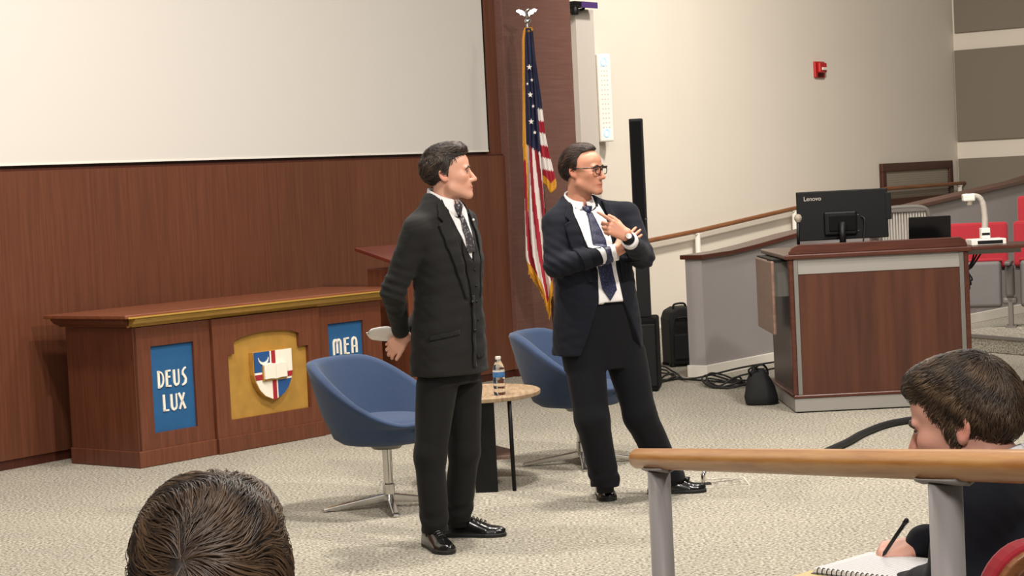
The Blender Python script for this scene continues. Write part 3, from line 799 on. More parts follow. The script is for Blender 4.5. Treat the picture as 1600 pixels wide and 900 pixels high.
blob('bag_body', [(0.0, 0.0, 0.1, 0.10, 0.09), (0.012, 0, 0.1, 0.112, 0.1), (0.06, 0, 0.1, 0.112, 0.10), (0.12, -0.005, 0.1, 0.098, 0.085), (0.17, -0.012, 0.1, 0.082, 0.065), (0.21, -0.018, 0.1, 0.062, 0.04), (0.235, -0.02, 0.1, 0.045, 0.022), (0.242, -0.02, 0.1, 0.03, 0.01)], M['blackcloth'], BG, noise=0.035, seed=4)
tubeo('loop_handle', smooth_path([(-0.03, 0.09, 0.225), (-0.02, 0.08, 0.262), (0.02, 0.08, 0.27), (0.045, 0.09, 0.24), (0.05, 0.09, 0.2)], 6), 0.008, M['black'], BG, 8)
tubeo('side_strap', smooth_path([(-0.06, 0.06, 0.2), (-0.075, 0.03, 0.24), (-0.04, 0.04, 0.262), (-0.015, 0.06, 0.24)], 6), 0.007, M['black'], BG, 8)
boxo('bag_zip', -0.06, 0.03, 0.093, 0.107, 0.238, 0.246, M['black'], BG)

def floor_cable(name, label, pix, r, group=None, m='cable'):
    pts = [fl(x, y) for x, y in pix]; pts = [(p[0], p[1], r * 0.95) for p in pts]
    return tag(tubeo(name, smooth_path(pts, 8), r, M[m], None, 8), label, 'cable', group)
floor_cable('power_cable', 'thick black cable curving across the carpet below the console', [(1290, 712), (1325, 696), (1350, 682), (1388, 668), (1440, 658), (1500, 640), (1560, 617), (1588, 606), (1640, 598)], 0.022)
floor_cable('power_cable', 'second thick black cable at the right edge behind the seated man', [(1500, 650), (1560, 628), (1590, 612.5), (1650, 605)], 0.018)
def coil(name, label, cx_, cy_, rx, ry, turns, tail, seed):
    r2 = random.Random(seed); pix = list(tail[0])
    for i in range(int(turns * 12)):
        a = i / 12 * 2 * pi; k = 1 + 0.22 * sin(i * 0.37 + seed)
        pix.append((cx_ + rx * k * cos(a) + r2.uniform(-2, 2), cy_ + ry * k * sin(a) + r2.uniform(-0.6, 0.6)))
    pix += tail[1]
    pts = [fl(x, y) for x, y in pix]; pts = [(p[0], p[1], 0.008 + 0.0016 * min(i, 40) * (0.5 + 0.5 * sin(i))) for i, p in enumerate(pts)]
    return tag(tubeo(name, smooth_path(pts, 5), 0.0075, M['cable'], None, 6), label, 'cable', 'black cables coiled on the carpet')
coil('audio_cable', 'coil of black cable on the carpet left of the black bag', 1133, 602, 30, 5, 4, ([(1020, 598), (1060, 594)], [(1150, 596), (1200, 590), (1230, 587)]), 3)
coil('audio_cable', 'coil of black cable at the foot of the tall column loudspeaker', 1040, 590, 17, 6, 3, ([(1018, 604)], [(1070, 596), (1100, 598), (1160, 588), (1212, 578)]), 8)

# floor box with open lid by the navy suited man's shoe
q = [fl(1092, 757), fl(1116, 746), fl(1164, 752), fl(1118, 768)]
oc = sum(q) / 4
FB = thing('floor_outlet_box', 'floor outlet box with pale rim and upright chrome lid near the tasselled shoe', 'floor box', oc)
e1 = (q[2] - q[0]); fb_ang = 0.12
for r_ in ((-0.15, 0.15, -0.15, -0.142), (-0.15, 0.15, 0.142, 0.15), (-0.15, -0.142, -0.142, 0.142), (0.142, 0.15, -0.142, 0.142)):
    boxo('rim_strip', r_[0], r_[1], r_[2], r_[3], 0, 0.006, M['offwhite'], FB)
boxo('carpet_lid', -0.142, 0.142, -0.142, 0.142, 0, 0.004, M['carpet'], FB)
boxo('cable_opening', -0.11, -0.04, -0.05, 0.02, 0.004, 0.008, M['black'], FB)
tubeo('chrome_stem', smooth_path([(-0.08, -0.02, 0.0), (-0.078, -0.02, 0.05), (-0.055, 0.0, 0.075), (0.02, 0.04, 0.085), (0.08, 0.08, 0.07)], 6), 0.011, M['chrome'], FB, 10)

# ================================================================== TEACHING CONSOLE
k0, k1 = fl(1243, 646), fl(1522, 633)
CO = thing('teaching_console', 'brown wood teaching console with grey metal edging and skirt', 'console', k0, 0.005)
CW = float(k1[0] - k0[0]); CD = 1.2
def cz(y): return (646 - y) / 241.0
boxo('skirt', 0.0, CW, 0.0, CD, 0.008, 0.095, M['alu'], CO, bevel=0.004)
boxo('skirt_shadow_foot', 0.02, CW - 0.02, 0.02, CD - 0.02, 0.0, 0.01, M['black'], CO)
boxo('bottom_trim', -0.006, CW + 0.006, -0.008, CD, 0.095, 0.118, M['consoletrim'], CO, bevel=0.006)
boxo('carcass', 0.03, CW - 0.03, 0.022, CD - 0.02, 0.118, 1.005, mat('console_side', srgb(64, 52, 48), 0.35), CO)
boxo('front_panel', 0.052, CW - 0.052, 0.008, 0.024, 0.118, 0.905, M['consolewood'], CO)
boxo('grey_band', 0.052, CW - 0.052, 0.004, 0.024, 0.905, 1.002, M['alu'], CO)
for x in (0.025, CW - 0.055): boxo('edge_strip', x, x + 0.03, -0.002, 0.03, 0.118, 1.002, M['steel'], CO, bevel=0.003)
for x in (-0.006, CW - 0.024): boxo('corner_post', x, x + 0.03, -0.004, 0.05, 0.118, 1.002, M['consoletrim'], CO, bevel=0.006)
boxo('desktop', -0.03, CW + 0.03, -0.02, CD, 1.002, 1.035, M['consoletrim'], CO, bevel=0.008)
lp = [(0.0, 1.035), (CW, 1.035), (CW, 1.05), (CW - 0.015, 1.08), (CW - 0.05, 1.098), (0.06, 1.098), (0.02, 1.08), (0.0, 1.05)]
prismo('privacy_lip', lp, -0.005, 0.03, M['consoletrim'], CO, bevel=0.004)
lf = boxo('hanging_leaf', -0.095, -0.07, 0.2, 1.0, 0.50, 0.99, M['leafwood'], CO, bevel=0.012)
boxo('leaf_bracket', -0.07, 0.03, 0.55, 0.58, 0.75, 0.98, M['steel'], lf)
boxo('leaf_bracket', -0.07, 0.03, 0.28, 0.31, 0.75, 0.98, M['steel'], lf)
boxo('leaf_hinge', -0.085, -0.01, 0.22, 0.98, 0.985, 1.0, M['black'], lf)
latheo('leaf_bolt', [(0, 0), (0.012, 0), (0.012, 0.005), (0, 0.005)], M['black'], lf, 12, (-0.092, 0.3, 0.99))
sd = boxo('side_shelf', CW + 0.03, CW + 0.55, 0.02, 0.5, 1.006, 1.03, M['consoletrim'], CO, bevel=0.006)
boxo('shelf_bracket', CW + 0.0, CW + 0.4, 0.2, 0.23, 0.97, 1.006, M['steel'], sd)
for i in range(3):
    tubeo('hanging_cable', smooth_path([(CW + 0.12 + 0.03 * i, 0.3, 1.0), (CW + 0.09, 0.26, 0.93 - 0.02 * i), (CW + 0.055, 0.25, 0.86), (CW + 0.06 + 0.01 * i, 0.24, 0.74 + 0.03 * i), (CW + 0.03, 0.3, 0.8)], 6), 0.006, M['cable'], CO, 6)
# monitor
mp_ = at(1317, 340, 13.75)
MO = thing('computer_monitor', 'black computer monitor seen from behind on the console', 'monitor', (mp_[0], mp_[1], float(k0[2]) + 1.035), radians(2))
zb, zt = float(at(1317, 374, 13.75)[2]) - 1.035, float(at(1317, 297, 13.75)[2]) - 1.035
boxo('panel', -0.307, 0.307, 0.0, 0.03, zb, zt, M['black'], MO, bevel=0.006)
boxo('back_housing', -0.13, 0.09, -0.03, 0.0, zb + 0.03, zb + 0.19, M['black'], MO, bevel=0.012)
boxo('corner_notch', 0.29, 0.33, -0.004, 0.026, zb + 0.12, zt - 0.03, M['black'], MO, bevel=0.004)
boxo('mount_plate', -0.1, 0.075, -0.042, -0.03, zb + 0.06, zb + 0.16, M['blackmatte'], MO, bevel=0.003)
tubeo('stand_neck', [(-0.02, -0.07, 0.0), (-0.02, -0.07, zb + 0.12)], 0.022, M['black'], MO, 14)
boxo('stand_base', -0.14, 0.1, -0.14, 0.06, 0.0, 0.012, M['black'], MO, bevel=0.004)
for dx, dz in ((0.075, 0.16), (0.075, 0.055)): latheo('screw', [(0, 0), (0.006, 0), (0.006, 0.004), (0, 0.004)], M['steel'], MO, 8, (dx + 0.02, -0.034, zb + dz))
tubeo('monitor_cable', smooth_path([(0.12, -0.01, zb + 0.15), (0.14, -0.03, zb + 0.13), (0.135, -0.03, zb + 0.05), (0.12, -0.02, 0.0)], 6), 0.005, M['cable'], MO, 6)
def text_mesh(s, size, m, name, parent, loc, depth=0.0008, rot=(pi / 2, 0, 0), sx=1.0):
    c = bpy.data.curves.new(name, 'FONT'); c.body = s; c.size = size; c.extrude = depth
    o = bpy.data.objects.new(name, c); COL.objects.link(o)
    me = bpy.data.meshes.new_from_object(o.evaluated_get(bpy.context.evaluated_depsgraph_get()))
    bpy.data.objects.remove(o); bpy.data.curves.remove(c)
    me.materials.clear(); me.materials.append(m)
    o = bpy.data.objects.new(name, me); link(o, parent); o.location = loc; o.rotation_euler = rot; o.scale = (sx, 1, 1)
    return o
text_mesh('Lenovo', 0.042, M['meshgrey'], 'maker_lettering', MO, (-0.262, -0.0015, zt - 0.062), sx=0.95)
# small laptop
lp_ = at(1453, 372, 13.62)
LP = thing('laptop', 'small black laptop with raised lid on the console', 'laptop', (lp_[0], lp_[1], 1.035), radians(3))
boxo('keyboard_base', -0.142, 0.142, 0.02, 0.22, 0.0, 0.016, M['black'], LP, bevel=0.004)
zt = float(at(1453, 338, 13.62)[2]) - 1.035
boxo('lid', -0.142, 0.142, 0.0, 0.012, 0.012, zt, M['blackgloss'], LP, bevel=0.004, rot=Matrix.Rotation(radians(5), 4, 'X'))
boxo('hinge', -0.1, 0.1, 0.005, 0.022, 0.006, 0.02, M['black'], LP)
mo = at(1490, 362, 13.7)
ms = blob('computer_mouse', [(0.0, 0, 0, 0.028, 0.045), (0.012, 0, 0, 0.03, 0.05), (0.025, 0, 0.003, 0.024, 0.04), (0.032, 0, 0.006, 0.012, 0.022)], M['whitegloss'], None)
ms.location = (mo[0] + 0.02, mo[1] + 0.1, 1.0355); tag(ms, 'white computer mouse beside the small laptop', 'mouse')
pd = blob('paper_cup', [(0.0, 0, 0, 0.026, 0.026), (0.004, 0, 0, 0.027, 0.027), (0.05, 0, 0, 0.032, 0.032), (0.085, 0, 0, 0.036, 0.036), (0.087, 0, 0, 0.034, 0.034)], M['whitegloss'], None, ex=2)
pc = at(1366, 372, 13.9); pd.location = (pc[0], pc[1], 1.0355); tag(pd, 'small white cup under the right side of the monitor', 'cup')
# gooseneck microphone
mi = at(1243, 392, 13.45)
MI = thing('gooseneck_microphone', 'black gooseneck microphone with grey ball head at the console corner', 'microphone', (mi[0] + 0.02, mi[1], 1.035))
zt = float(at(1247, 341, 13.45)[2]) - 1.035
latheo('mic_base', [(0, 0), (0.045, 0), (0.045, 0.012), (0.02, 0.03), (0.012, 0.05), (0, 0.05)], M['black'], MI, 18)
tubeo('neck', [(0, 0, 0.04), (0.002, 0, zt * 0.5), (0.005, 0, zt - 0.02)], 0.011, M['black'], MI, 10)
latheo('mic_head', [(0, -0.03), (0.014, -0.026), (0.025, -0.008), (0.026, 0.006), (0.018, 0.022), (0, 0.028)], M['grille'], MI, 18, (0.005, 0, zt))
# document camera
dc = at(1541, 378, 13.5)
DC = thing('document_camera', 'white document camera with bent arm on the console side shelf', 'document camera', (dc[0], dc[1], 1.03))
boxo('base', -0.115, 0.115, -0.08, 0.1, 0.0, 0.04, M['whitegloss'], DC, bevel=0.006)
boxo('port_panel', -0.075, 0.09, -0.083, -0.078, 0.008, 0.03, M['black'], DC)
boxo('arm_socket', -0.03, 0.03, 0.0, 0.06, 0.04, 0.11, M['whitegloss'], DC, bevel=0.006)
boxo('arm_collar', -0.026, 0.026, -0.002, 0.058, 0.062, 0.078, M['black'], DC)
zt = float(at(1520, 306, 13.5)[2]) - 1.03
tubeo('bent_arm', smooth_path([(0, 0.03, 0.1), (0.004, 0.03, 0.17), (-0.005, 0.03, zt - 0.06), (-0.03, 0.03, zt - 0.012), (-0.075, 0.03, zt)], 7), [0.021] * 8 + [0.02] * 8 + [0.018] * 13, M['meshgrey'], DC, 14)
boxo('camera_head', -0.14, -0.06, 0.0, 0.06, zt - 0.035, zt + 0.015, M['whitegloss'], DC, bevel=0.01)
latheo('lens', [(0, -0.06), (0.02, -0.06), (0.024, -0.03), (0, -0.03)], M['grille'], DC, 14, (-0.095, 0.03, zt))
# mesh task chair behind the console
tcp = at(1414, 345, 15.05)
TC = thing('task_chair', 'grey mesh-back office chair behind the teaching console', 'chair', (tcp[0], tcp[1], 0))
zt, zb = float(at(1414, 321, 15.05)[2]), 0.72
hw = 0.178
tubeo('back_frame', smooth_path([(-hw + 0.02, 0, zb), (-hw - 0.01, 0, (zb + zt) / 2), (-hw, -0.01, zt - 0.1), (-hw + 0.04, -0.015, zt - 0.025), (0, -0.015, zt - 0.012), (hw - 0.04, -0.015, zt - 0.025), (hw, -0.01, zt - 0.1), (hw + 0.01, 0, (zb + zt) / 2), (hw - 0.02, 0, zb)], 6), 0.018, M['meshframe'], TC, 10)
boxo('back_top_band', -hw + 0.03, hw - 0.03, -0.030, 0.0, zt - 0.05, zt - 0.012, M['meshframe'], TC, bevel=0.006)
for i in range(17):
    x = -hw + 0.012 + i * (2 * hw - 0.024) / 16
    boxo('mesh_slat', x - 0.006, x + 0.006, -0.012, -0.004, zb, zt - 0.04, M['meshgrey'], TC)
boxo('back_bottom_bar', -hw, hw, -0.015, 0.01, zb - 0.02, zb + 0.01, M['meshframe'], TC)
boxo('seat', -0.24, 0.24, -0.46, 0.0, 0.45, 0.53, M['meshframe'], TC, bevel=0.03)
boxo('back_support', -0.03, 0.03, 0.0, 0.03, 0.46, zb, M['black'], TC)
tubeo('gas_lift', [(0, -0.23, 0.08), (0, -0.23, 0.46)], 0.025, M['black'], TC)
for k in range(5):
    a = 2 * pi * k / 5
    lg = tubeo('base_leg', [(0, -0.23, 0.1), (0.29 * cos(a), -0.23 + 0.29 * sin(a), 0.065)], [0.025, 0.014], M['black'], TC, 8)
    latheo('castor', [(0, 0), (0.02, 0.0), (0.028, 0.025), (0.02, 0.052), (0, 0.055)], M['black'], lg, 12, (0.29 * cos(a), -0.23 + 0.29 * sin(a), 0))

# ================================================================== RED TIP-UP SEATS ON THE TIER
def tip_seat(label, loc, rz, hb, gap=0.0):
    T = thing('auditorium_seat', label, 'seat', loc, rz, 'red tip-up auditorium seats')
    Rb = Matrix.Translation((0, 0.12, 0.5)) @ Matrix.Rotation(radians(-12), 4, 'X')
    boxo('backrest', -0.25, 0.25, 0.0, 0.07, 0.02, hb, M['redcloth'], T, bevel=0.03, seg=3, rot=Rb)
    boxo('back_shell', -0.24, 0.24, 0.07, 0.085, 0.0, hb - 0.03, M['greyshell'], T, bevel=0.006, rot=Rb)
    Rs = Matrix.Translation((0, 0.06, 0.17)) @ Matrix.Rotation(radians(-7), 4, 'X')
    boxo('seat_shell', -0.195, 0.195, -0.06, 0.0, 0.0, 0.40, M['greyshell'], T, bevel=0.05, seg=4, rot=Rs)
    boxo('seat_cushion', -0.19, 0.19, 0.0, 0.075, 0.02, 0.43, M['redcloth'], T, bevel=0.03, seg=3, rot=Rs)
    boxo('seat_tread', -0.2, 0.2, -0.03, 0.03, 0.395, 0.425, M['redcloth'], T, bevel=0.012, rot=Rs)
    p = boxo('stanchion', 0.245, 0.285, 0.0, 0.08, 0.0, 0.45, M['meshframe'], T, bevel=0.008)
    boxo('foot_plate', 0.22, 0.31, -0.05, 0.16, 0.0, 0.015, M['meshframe'], p)
    boxo('pivot_knuckle', 0.2, 0.32, 0.0, 0.1, 0.2, 0.26, M['meshframe'], p, bevel=0.02)
    boxo('end_panel', 0.23, 0.3, -0.03, 0.16, 0.26, 0.54, M['greyshell'], T, bevel=0.03, seg=3)
    boxo('armrest', 0.235, 0.29, -0.16, 0.2, 0.54, 0.575, M['greyshell'], T, bevel=0.012)
    return T
zt_ = 0.135
r0 = at(1528, 440, 17.6); rzs = radians(-18)
du = Vector((cos(rzs), sin(rzs), 0))
labs = ['red tip-up seat with grey shell just right of the console', 'red tip-up seat at the right edge, front row', 'taller red seat back at the right edge, second row']
tip_seat(labs[0], (r0[0], r0[1], zt_), rzs, 0.42)
tip_seat(labs[1], (r0[0] + du.x * 0.545, r0[1] + du.y * 0.545, zt_), rzs, 0.42)
r1 = at(1634, 380, 18.2)
boxo_t = structure(boxo('floor_tier_upper', -0.35, 4.0, 0.0, 3.0, 0.0, 0.18, M['carpet'], TI, bevel=0.01)); boxo_t.location = (1.0, 1.25, 0.135)
tip_seat(labs[2], (r1[0], r1[1], zt_ + 0.18), rzs, 0.44)

# ================================================================== FOREGROUND HANDRAIL
ra, rb_ = at(998, 716.5, 4.62), at(1600, 729, 2.74)
dirv = Vector(rb_ - ra); ext = Vector(rb_) + dirv * 0.5
HR = thing('aisle_handrail', 'thick honey oak handrail on grey posts in the foreground', 'handrail', (float(ra[0]), float(ra[1]), 0))
L0 = Vector((0, 0, ra[2])); L1 = Vector((ext.x - ra[0], ext.y - ra[1], ext.z))
dn = (L1 - L0).normalized(); rr = 0.0232
pp = [L0 - dn * rr * 0.95, L0 - dn * rr * 0.8, L0 - dn * rr * 0.45, L0]; rad = [rr * 0.25, rr * 0.62, rr * 0.9, rr]
for i in range(1, 13): pp.append(L0 + (L1 - L0) * i / 12); rad.append(rr)
bm = bmesh.new(); tube(bm, [p - L0 for p in pp], rad, 28)
ho = finish(bm, 'rail', M['oak'], HR, smooth=True)
# turn the mesh so its own x runs along the rail (for the grain), keep it in place
ax = dn.to_track_quat('X', 'Z'); ho.data.transform(ax.to_matrix().to_4x4().inverted()); ho.rotation_mode = 'QUATERNION'; ho.rotation_quaternion = ax; ho.location = L0
def rail_at(t): return L0 + (L1 - L0) * t
def post(px, rad_):
    best = min((i / 400 for i in range(401)), key=lambda t: abs(800 + FPX * np.dot(np.array(rail_at(t)) + np.array([ra[0], ra[1], 0]) - _C, _R) / np.dot(np.array(rail_at(t)) + np.array([ra[0], ra[1], 0]) - _C, _F) - px))
    c = rail_at(best)
    po = tubeo('post', [(c.x, c.y, 0.012), (c.x, c.y, c.z - rr - 0.004)], rad_, M['postgrey'], HR, 24)
    latheo('floor_flange', [(0, 0), (0.06, 0), (0.06, 0.008), (0.03, 0.012), (0, 0.012)], M['postgrey'], po, 20, (c.x, c.y, 0))
    bm = bmesh.new()
    hl = 0.085; nn = 9
    rows = []
    for i in range(nn):
        s = -hl + 2 * hl * i / (nn - 1)
        w_ = 0.027 * sqrt(max(0.02, 1 - (abs(s) / (hl * 1.02)) ** 4))
        cc_ = c + dn * s + Vector((0, 0, -rr * 0.98 / max(0.3, sqrt(1 - dn.z ** 2))))
        sd_ = Vector((-dn.y, dn.x, 0)).normalized()
        rows.append([bm.verts.new(cc_ - sd_ * w_ + Vector((0, 0, 0.004))), bm.verts.new(cc_ - Vector((0, 0, 0.001))), bm.verts.new(cc_ + sd_ * w_ + Vector((0, 0, 0.004))),
                     bm.verts.new(cc_ + sd_ * w_ * 0.9 + Vector((0, 0, -0.001))), bm.verts.new(cc_ + Vector((0, 0, -0.007))), bm.verts.new(cc_ - sd_ * w_ * 0.9 + Vector((0, 0, -0.001)))])
    for a, b in zip(rows, rows[1:]):
        for k in range(6): bm.faces.new((a[k], a[(k + 1) % 6], b[(k + 1) % 6], b[k]))
    bm.faces.new(rows[0][::-1]); bm.faces.new(rows[-1])
    finish(bm, 'saddle', M['postgrey'], po, smooth=True)
post(1029, 0.0252); post(1477, 0.0252)
# ================================================================== SDF MODELLING (bodies and clothes as continuous surfaces)
f32 = np.float32
def V3(*a): return np.array(a, dtype=f32)
def dotv(P, v): return P[:, 0] * v[0] + P[:, 1] * v[1] + P[:, 2] * v[2]
def smin(a, b, k):
    h = np.maximum(k - np.abs(a - b), 0) / k
    return np.minimum(a, b) - h * h * k * 0.25
def smax(a, b, k): return -smin(-a, -b, k)
def sub(a, b, k=0.004): return smax(a, -b, k)
def rc(P, a, b, ra, rb):
    a = np.asarray(a, f32); b = np.asarray(b, f32); ba = b - a
    Q = P - a; t = np.clip((Q @ ba) / max(float(ba @ ba), 1e-9), 0, 1)
    D = Q - t[:, None] * ba
    return np.sqrt((D * D).sum(1)) - (ra + (rb - ra) * t)
def rce(P, a, b, ra, rb, wdir, flat):
    """tapered limb squashed across: radius times `flat` perpendicular to wdir"""
    a = np.asarray(a, f32); b = np.asarray(b, f32); ba = b - a; wd = np.asarray(wdir, f32); wd = wd - ba * (wd @ ba) / (ba @ ba); wd /= np.linalg.norm(wd)
    nd = np.cross(ba, wd); nd /= np.linalg.norm(nd)
    Q = P - a; t = np.clip((Q @ ba) / float(ba @ ba), 0, 1)
    D = Q - t[:, None] * ba
    n = D @ nd; D = D + (n * (1 / flat - 1))[:, None] * nd
    return (np.sqrt((D * D).sum(1)) - (ra + (rb - ra) * t)) * flat
def ell(P, c, r):
    Q = P - np.asarray(c, f32); r = np.asarray(r, f32)
    k0 = np.sqrt(((Q / r) ** 2).sum(1)); k1 = np.sqrt(((Q / (r * r)) ** 2).sum(1)) + 1e-9
    return k0 * (k0 - 1) / k1
def rbox(P, c, h, r):
    q = np.abs(P - np.asarray(c, f32)) - (np.asarray(h, f32) - r)
    return np.sqrt((np.maximum(q, 0) ** 2).sum(1)) + np.minimum(q.max(1), 0) - r
def loft(P, rows, ex=2.4):
    """vertical body from cross sections: rows (z, cx, cy, a, b) ascending"""
    R = np.array(rows, f32); z = P[:, 2]
    def it(i):
        return np.interp(z, R[:, 0], R[:, i]).astype(f32)
    cx_, cy_, a, b = it(1), it(2), it(3), it(4)
    dx, dy = np.abs(P[:, 0] - cx_) / a, np.abs(P[:, 1] - cy_) / b
    k = (dx ** ex + dy ** ex) ** (1 / ex)
    d = (k - 1) * np.minimum(a, b)
    return np.maximum(d, np.maximum(R[0, 0] - z, z - R[-1, 0]))
def vnoise(P, s, seed=0):
    """cheap smooth pseudo noise"""
    r = np.random.RandomState(seed); o = np.zeros(len(P), f32)
    for i in range(5):
        w_ = r.normal(size=3).astype(f32) * s; o += np.sin(P @ w_ + r.uniform(0, 6.28)).astype(f32)
    return o / 5
def mesh_sdf(fn, lo, hi, h, name, material, parent=None, B=8, slack=1.7, colfn=None, xform=None, relax=1):
    lo = np.array(lo, float); hi = np.array(hi, float)
    nb = np.ceil((hi - lo) / (h * B)).astype(int) + 1
    n = nb * B + 1
    ci = np.stack(np.meshgrid(*[np.arange(k) for k in nb], indexing='ij'), -1).reshape(-1, 3)
    cen = (lo + (ci + 0.5) * B * h).astype(f32)
    dc_ = fn(cen)
    act = np.abs(dc_) < h * B * 0.87 * slack
    D = np.empty(tuple(n), f32)
    D[:] = 1.0
    ins = ci[dc_ < 0]
    for i, j, k in ins: D[i * B:(i + 1) * B + 1, j * B:(j + 1) * B + 1, k * B:(k + 1) * B + 1] = -1.0
    g = np.stack(np.meshgrid(*[np.arange(B + 1)] * 3, indexing='ij'), -1).reshape(-1, 3)
    A = ci[act]
    for s in range(0, len(A), 400):
        blk = A[s:s + 400]
        I = (blk[:, None, :] * B + g[None]).reshape(-1, 3)
        d = fn((lo + I * h).astype(f32))
        D[I[:, 0], I[:, 1], I[:, 2]] = d
    S = D < 0
    c8 = [S[x:n[0] - 1 + x, y:n[1] - 1 + y, z:n[2] - 1 + z] for x in (0, 1) for y in (0, 1) for z in (0, 1)]
    cnt = np.zeros(c8[0].shape, np.uint8)
    for c in c8: cnt += c
    cells = np.argwhere((cnt > 0) & (cnt < 8))
    idx = np.full(c8[0].shape, -1, np.int32); idx[tuple(cells.T)] = np.arange(len(cells))
    acc = np.zeros((len(cells), 3)); num = np.zeros(len(cells))
    off = [(0, 0, 0), (0, 0, 1), (0, 1, 0), (0, 1, 1), (1, 0, 0), (1, 0, 1), (1, 1, 0), (1, 1, 1)]
    vals = [D[cells[:, 0] + o[0], cells[:, 1] + o[1], cells[:, 2] + o[2]] for o in off]
    for i in range(8):
        for j in range(i + 1, 8):
            if sum(abs(off[i][q] - off[j][q]) for q in range(3)) != 1: continue
            a, b = vals[i], vals[j]; m_ = (a < 0) != (b < 0)
            t = np.where(m_, a / np.where(m_, a - b, 1), 0)
            p = np.array(off[i])[None] + t[:, None] * (np.array(off[j]) - np.array(off[i]))[None]
            acc[m_] += p[m_]; num[m_] += 1
    Vv = lo + (cells + acc / np.maximum(num, 1)[:, None]) * h
    quads = []
    for ax in range(3):
        sl0 = [slice(None)] * 3; sl1 = [slice(None)] * 3
        sl0[ax] = slice(0, n[ax] - 1); sl1[ax] = slice(1, n[ax])
        a, b = S[tuple(sl0)], S[tuple(sl1)]
        E_ = np.argwhere(a != b); flip = a[tuple(E_.T)]
        u, v = (ax + 1) % 3, (ax + 2) % 3
        ok = (E_[:, u] > 0) & (E_[:, v] > 0) & (E_[:, u] < n[u] - 1) & (E_[:, v] < n[v] - 1)
        E_, flip = E_[ok], flip[ok]
        def cid(du, dv):
            q = E_.copy(); q[:, u] -= du; q[:, v] -= dv
            return idx[q[:, 0], q[:, 1], q[:, 2]]
        q = np.stack([cid(1, 1), cid(0, 1), cid(0, 0), cid(1, 0)], 1)
        q[~flip] = q[~flip][:, ::-1]
        quads.append(q)
    Q = np.concatenate(quads); Q = Q[(Q >= 0).all(1)]
    for _ in range(relax):   # light smoothing
        s_ = np.zeros_like(Vv); c_ = np.zeros(len(Vv))
        for i in range(4):
            a, b = Q[:, i], Q[:, (i + 1) % 4]
            for ax in range(3): s_[:, ax] += np.bincount(a, Vv[b, ax], len(Vv)) + np.bincount(b, Vv[a, ax], len(Vv))
            c_ += np.bincount(a, minlength=len(Vv)) + np.bincount(b, minlength=len(Vv))
        ok = c_ > 0; Vv[ok] = 0.5 * Vv[ok] + 0.5 * s_[ok] / c_[ok][:, None]
    cols = colfn(Vv.astype(f32)) if colfn is not None else None
    if xform is not None: Vv = xform(Vv)
    me = bpy.data.meshes.new(name)
    me.vertices.add(len(Vv)); me.vertices.foreach_set('co', Vv.astype(f32).ravel())
    me.loops.add(len(Q) * 4); me.loops.foreach_set('vertex_index', Q.astype(np.int32).ravel())
    me.polygons.add(len(Q)); me.polygons.foreach_set('loop_start', np.arange(0, len(Q) * 4, 4, dtype=np.int32))
    me.polygons.foreach_set('use_smooth', np.ones(len(Q), bool))
    me.update(calc_edges=True); me.validate()
    if cols is not None:
        ca = me.color_attributes.new('Col', 'FLOAT_COLOR', 'POINT')
        ca.data.foreach_set('color', np.concatenate([cols, np.ones((len(cols), 1))], 1).astype(f32).ravel())
    me.materials.append(material)
    o = bpy.data.objects.new(name, me); link(o, parent)
    return o
def Rz(a):
    return np.array([[cos(a), -sin(a), 0], [sin(a), cos(a), 0], [0, 0, 1]])
def Rx(a):
    return np.array([[1, 0, 0], [0, cos(a), -sin(a)], [0, sin(a), cos(a)]])
def Ry(a):
    return np.array([[cos(a), 0, sin(a)], [0, 1, 0], [-sin(a), 0, cos(a)]])
class Rig:
    """rigid frame: local +y = facing, +x = the figure's own right, z up"""
    def __init__(s, o, yaw, pitch=0.0, roll=0.0, scale=1.0):
        s.o = np.array(o, float); s.R = Rz(yaw) @ Rx(pitch) @ Ry(roll); s.s = scale
    def to(s, P): return (((P - s.o.astype(f32)) @ s.R.astype(f32)) / s.s).astype(f32)
    def frm(s, P): return (np.asarray(P) * s.s) @ s.R.T + s.o
SKIN = np.array(srgb(206, 150, 124)[:3])

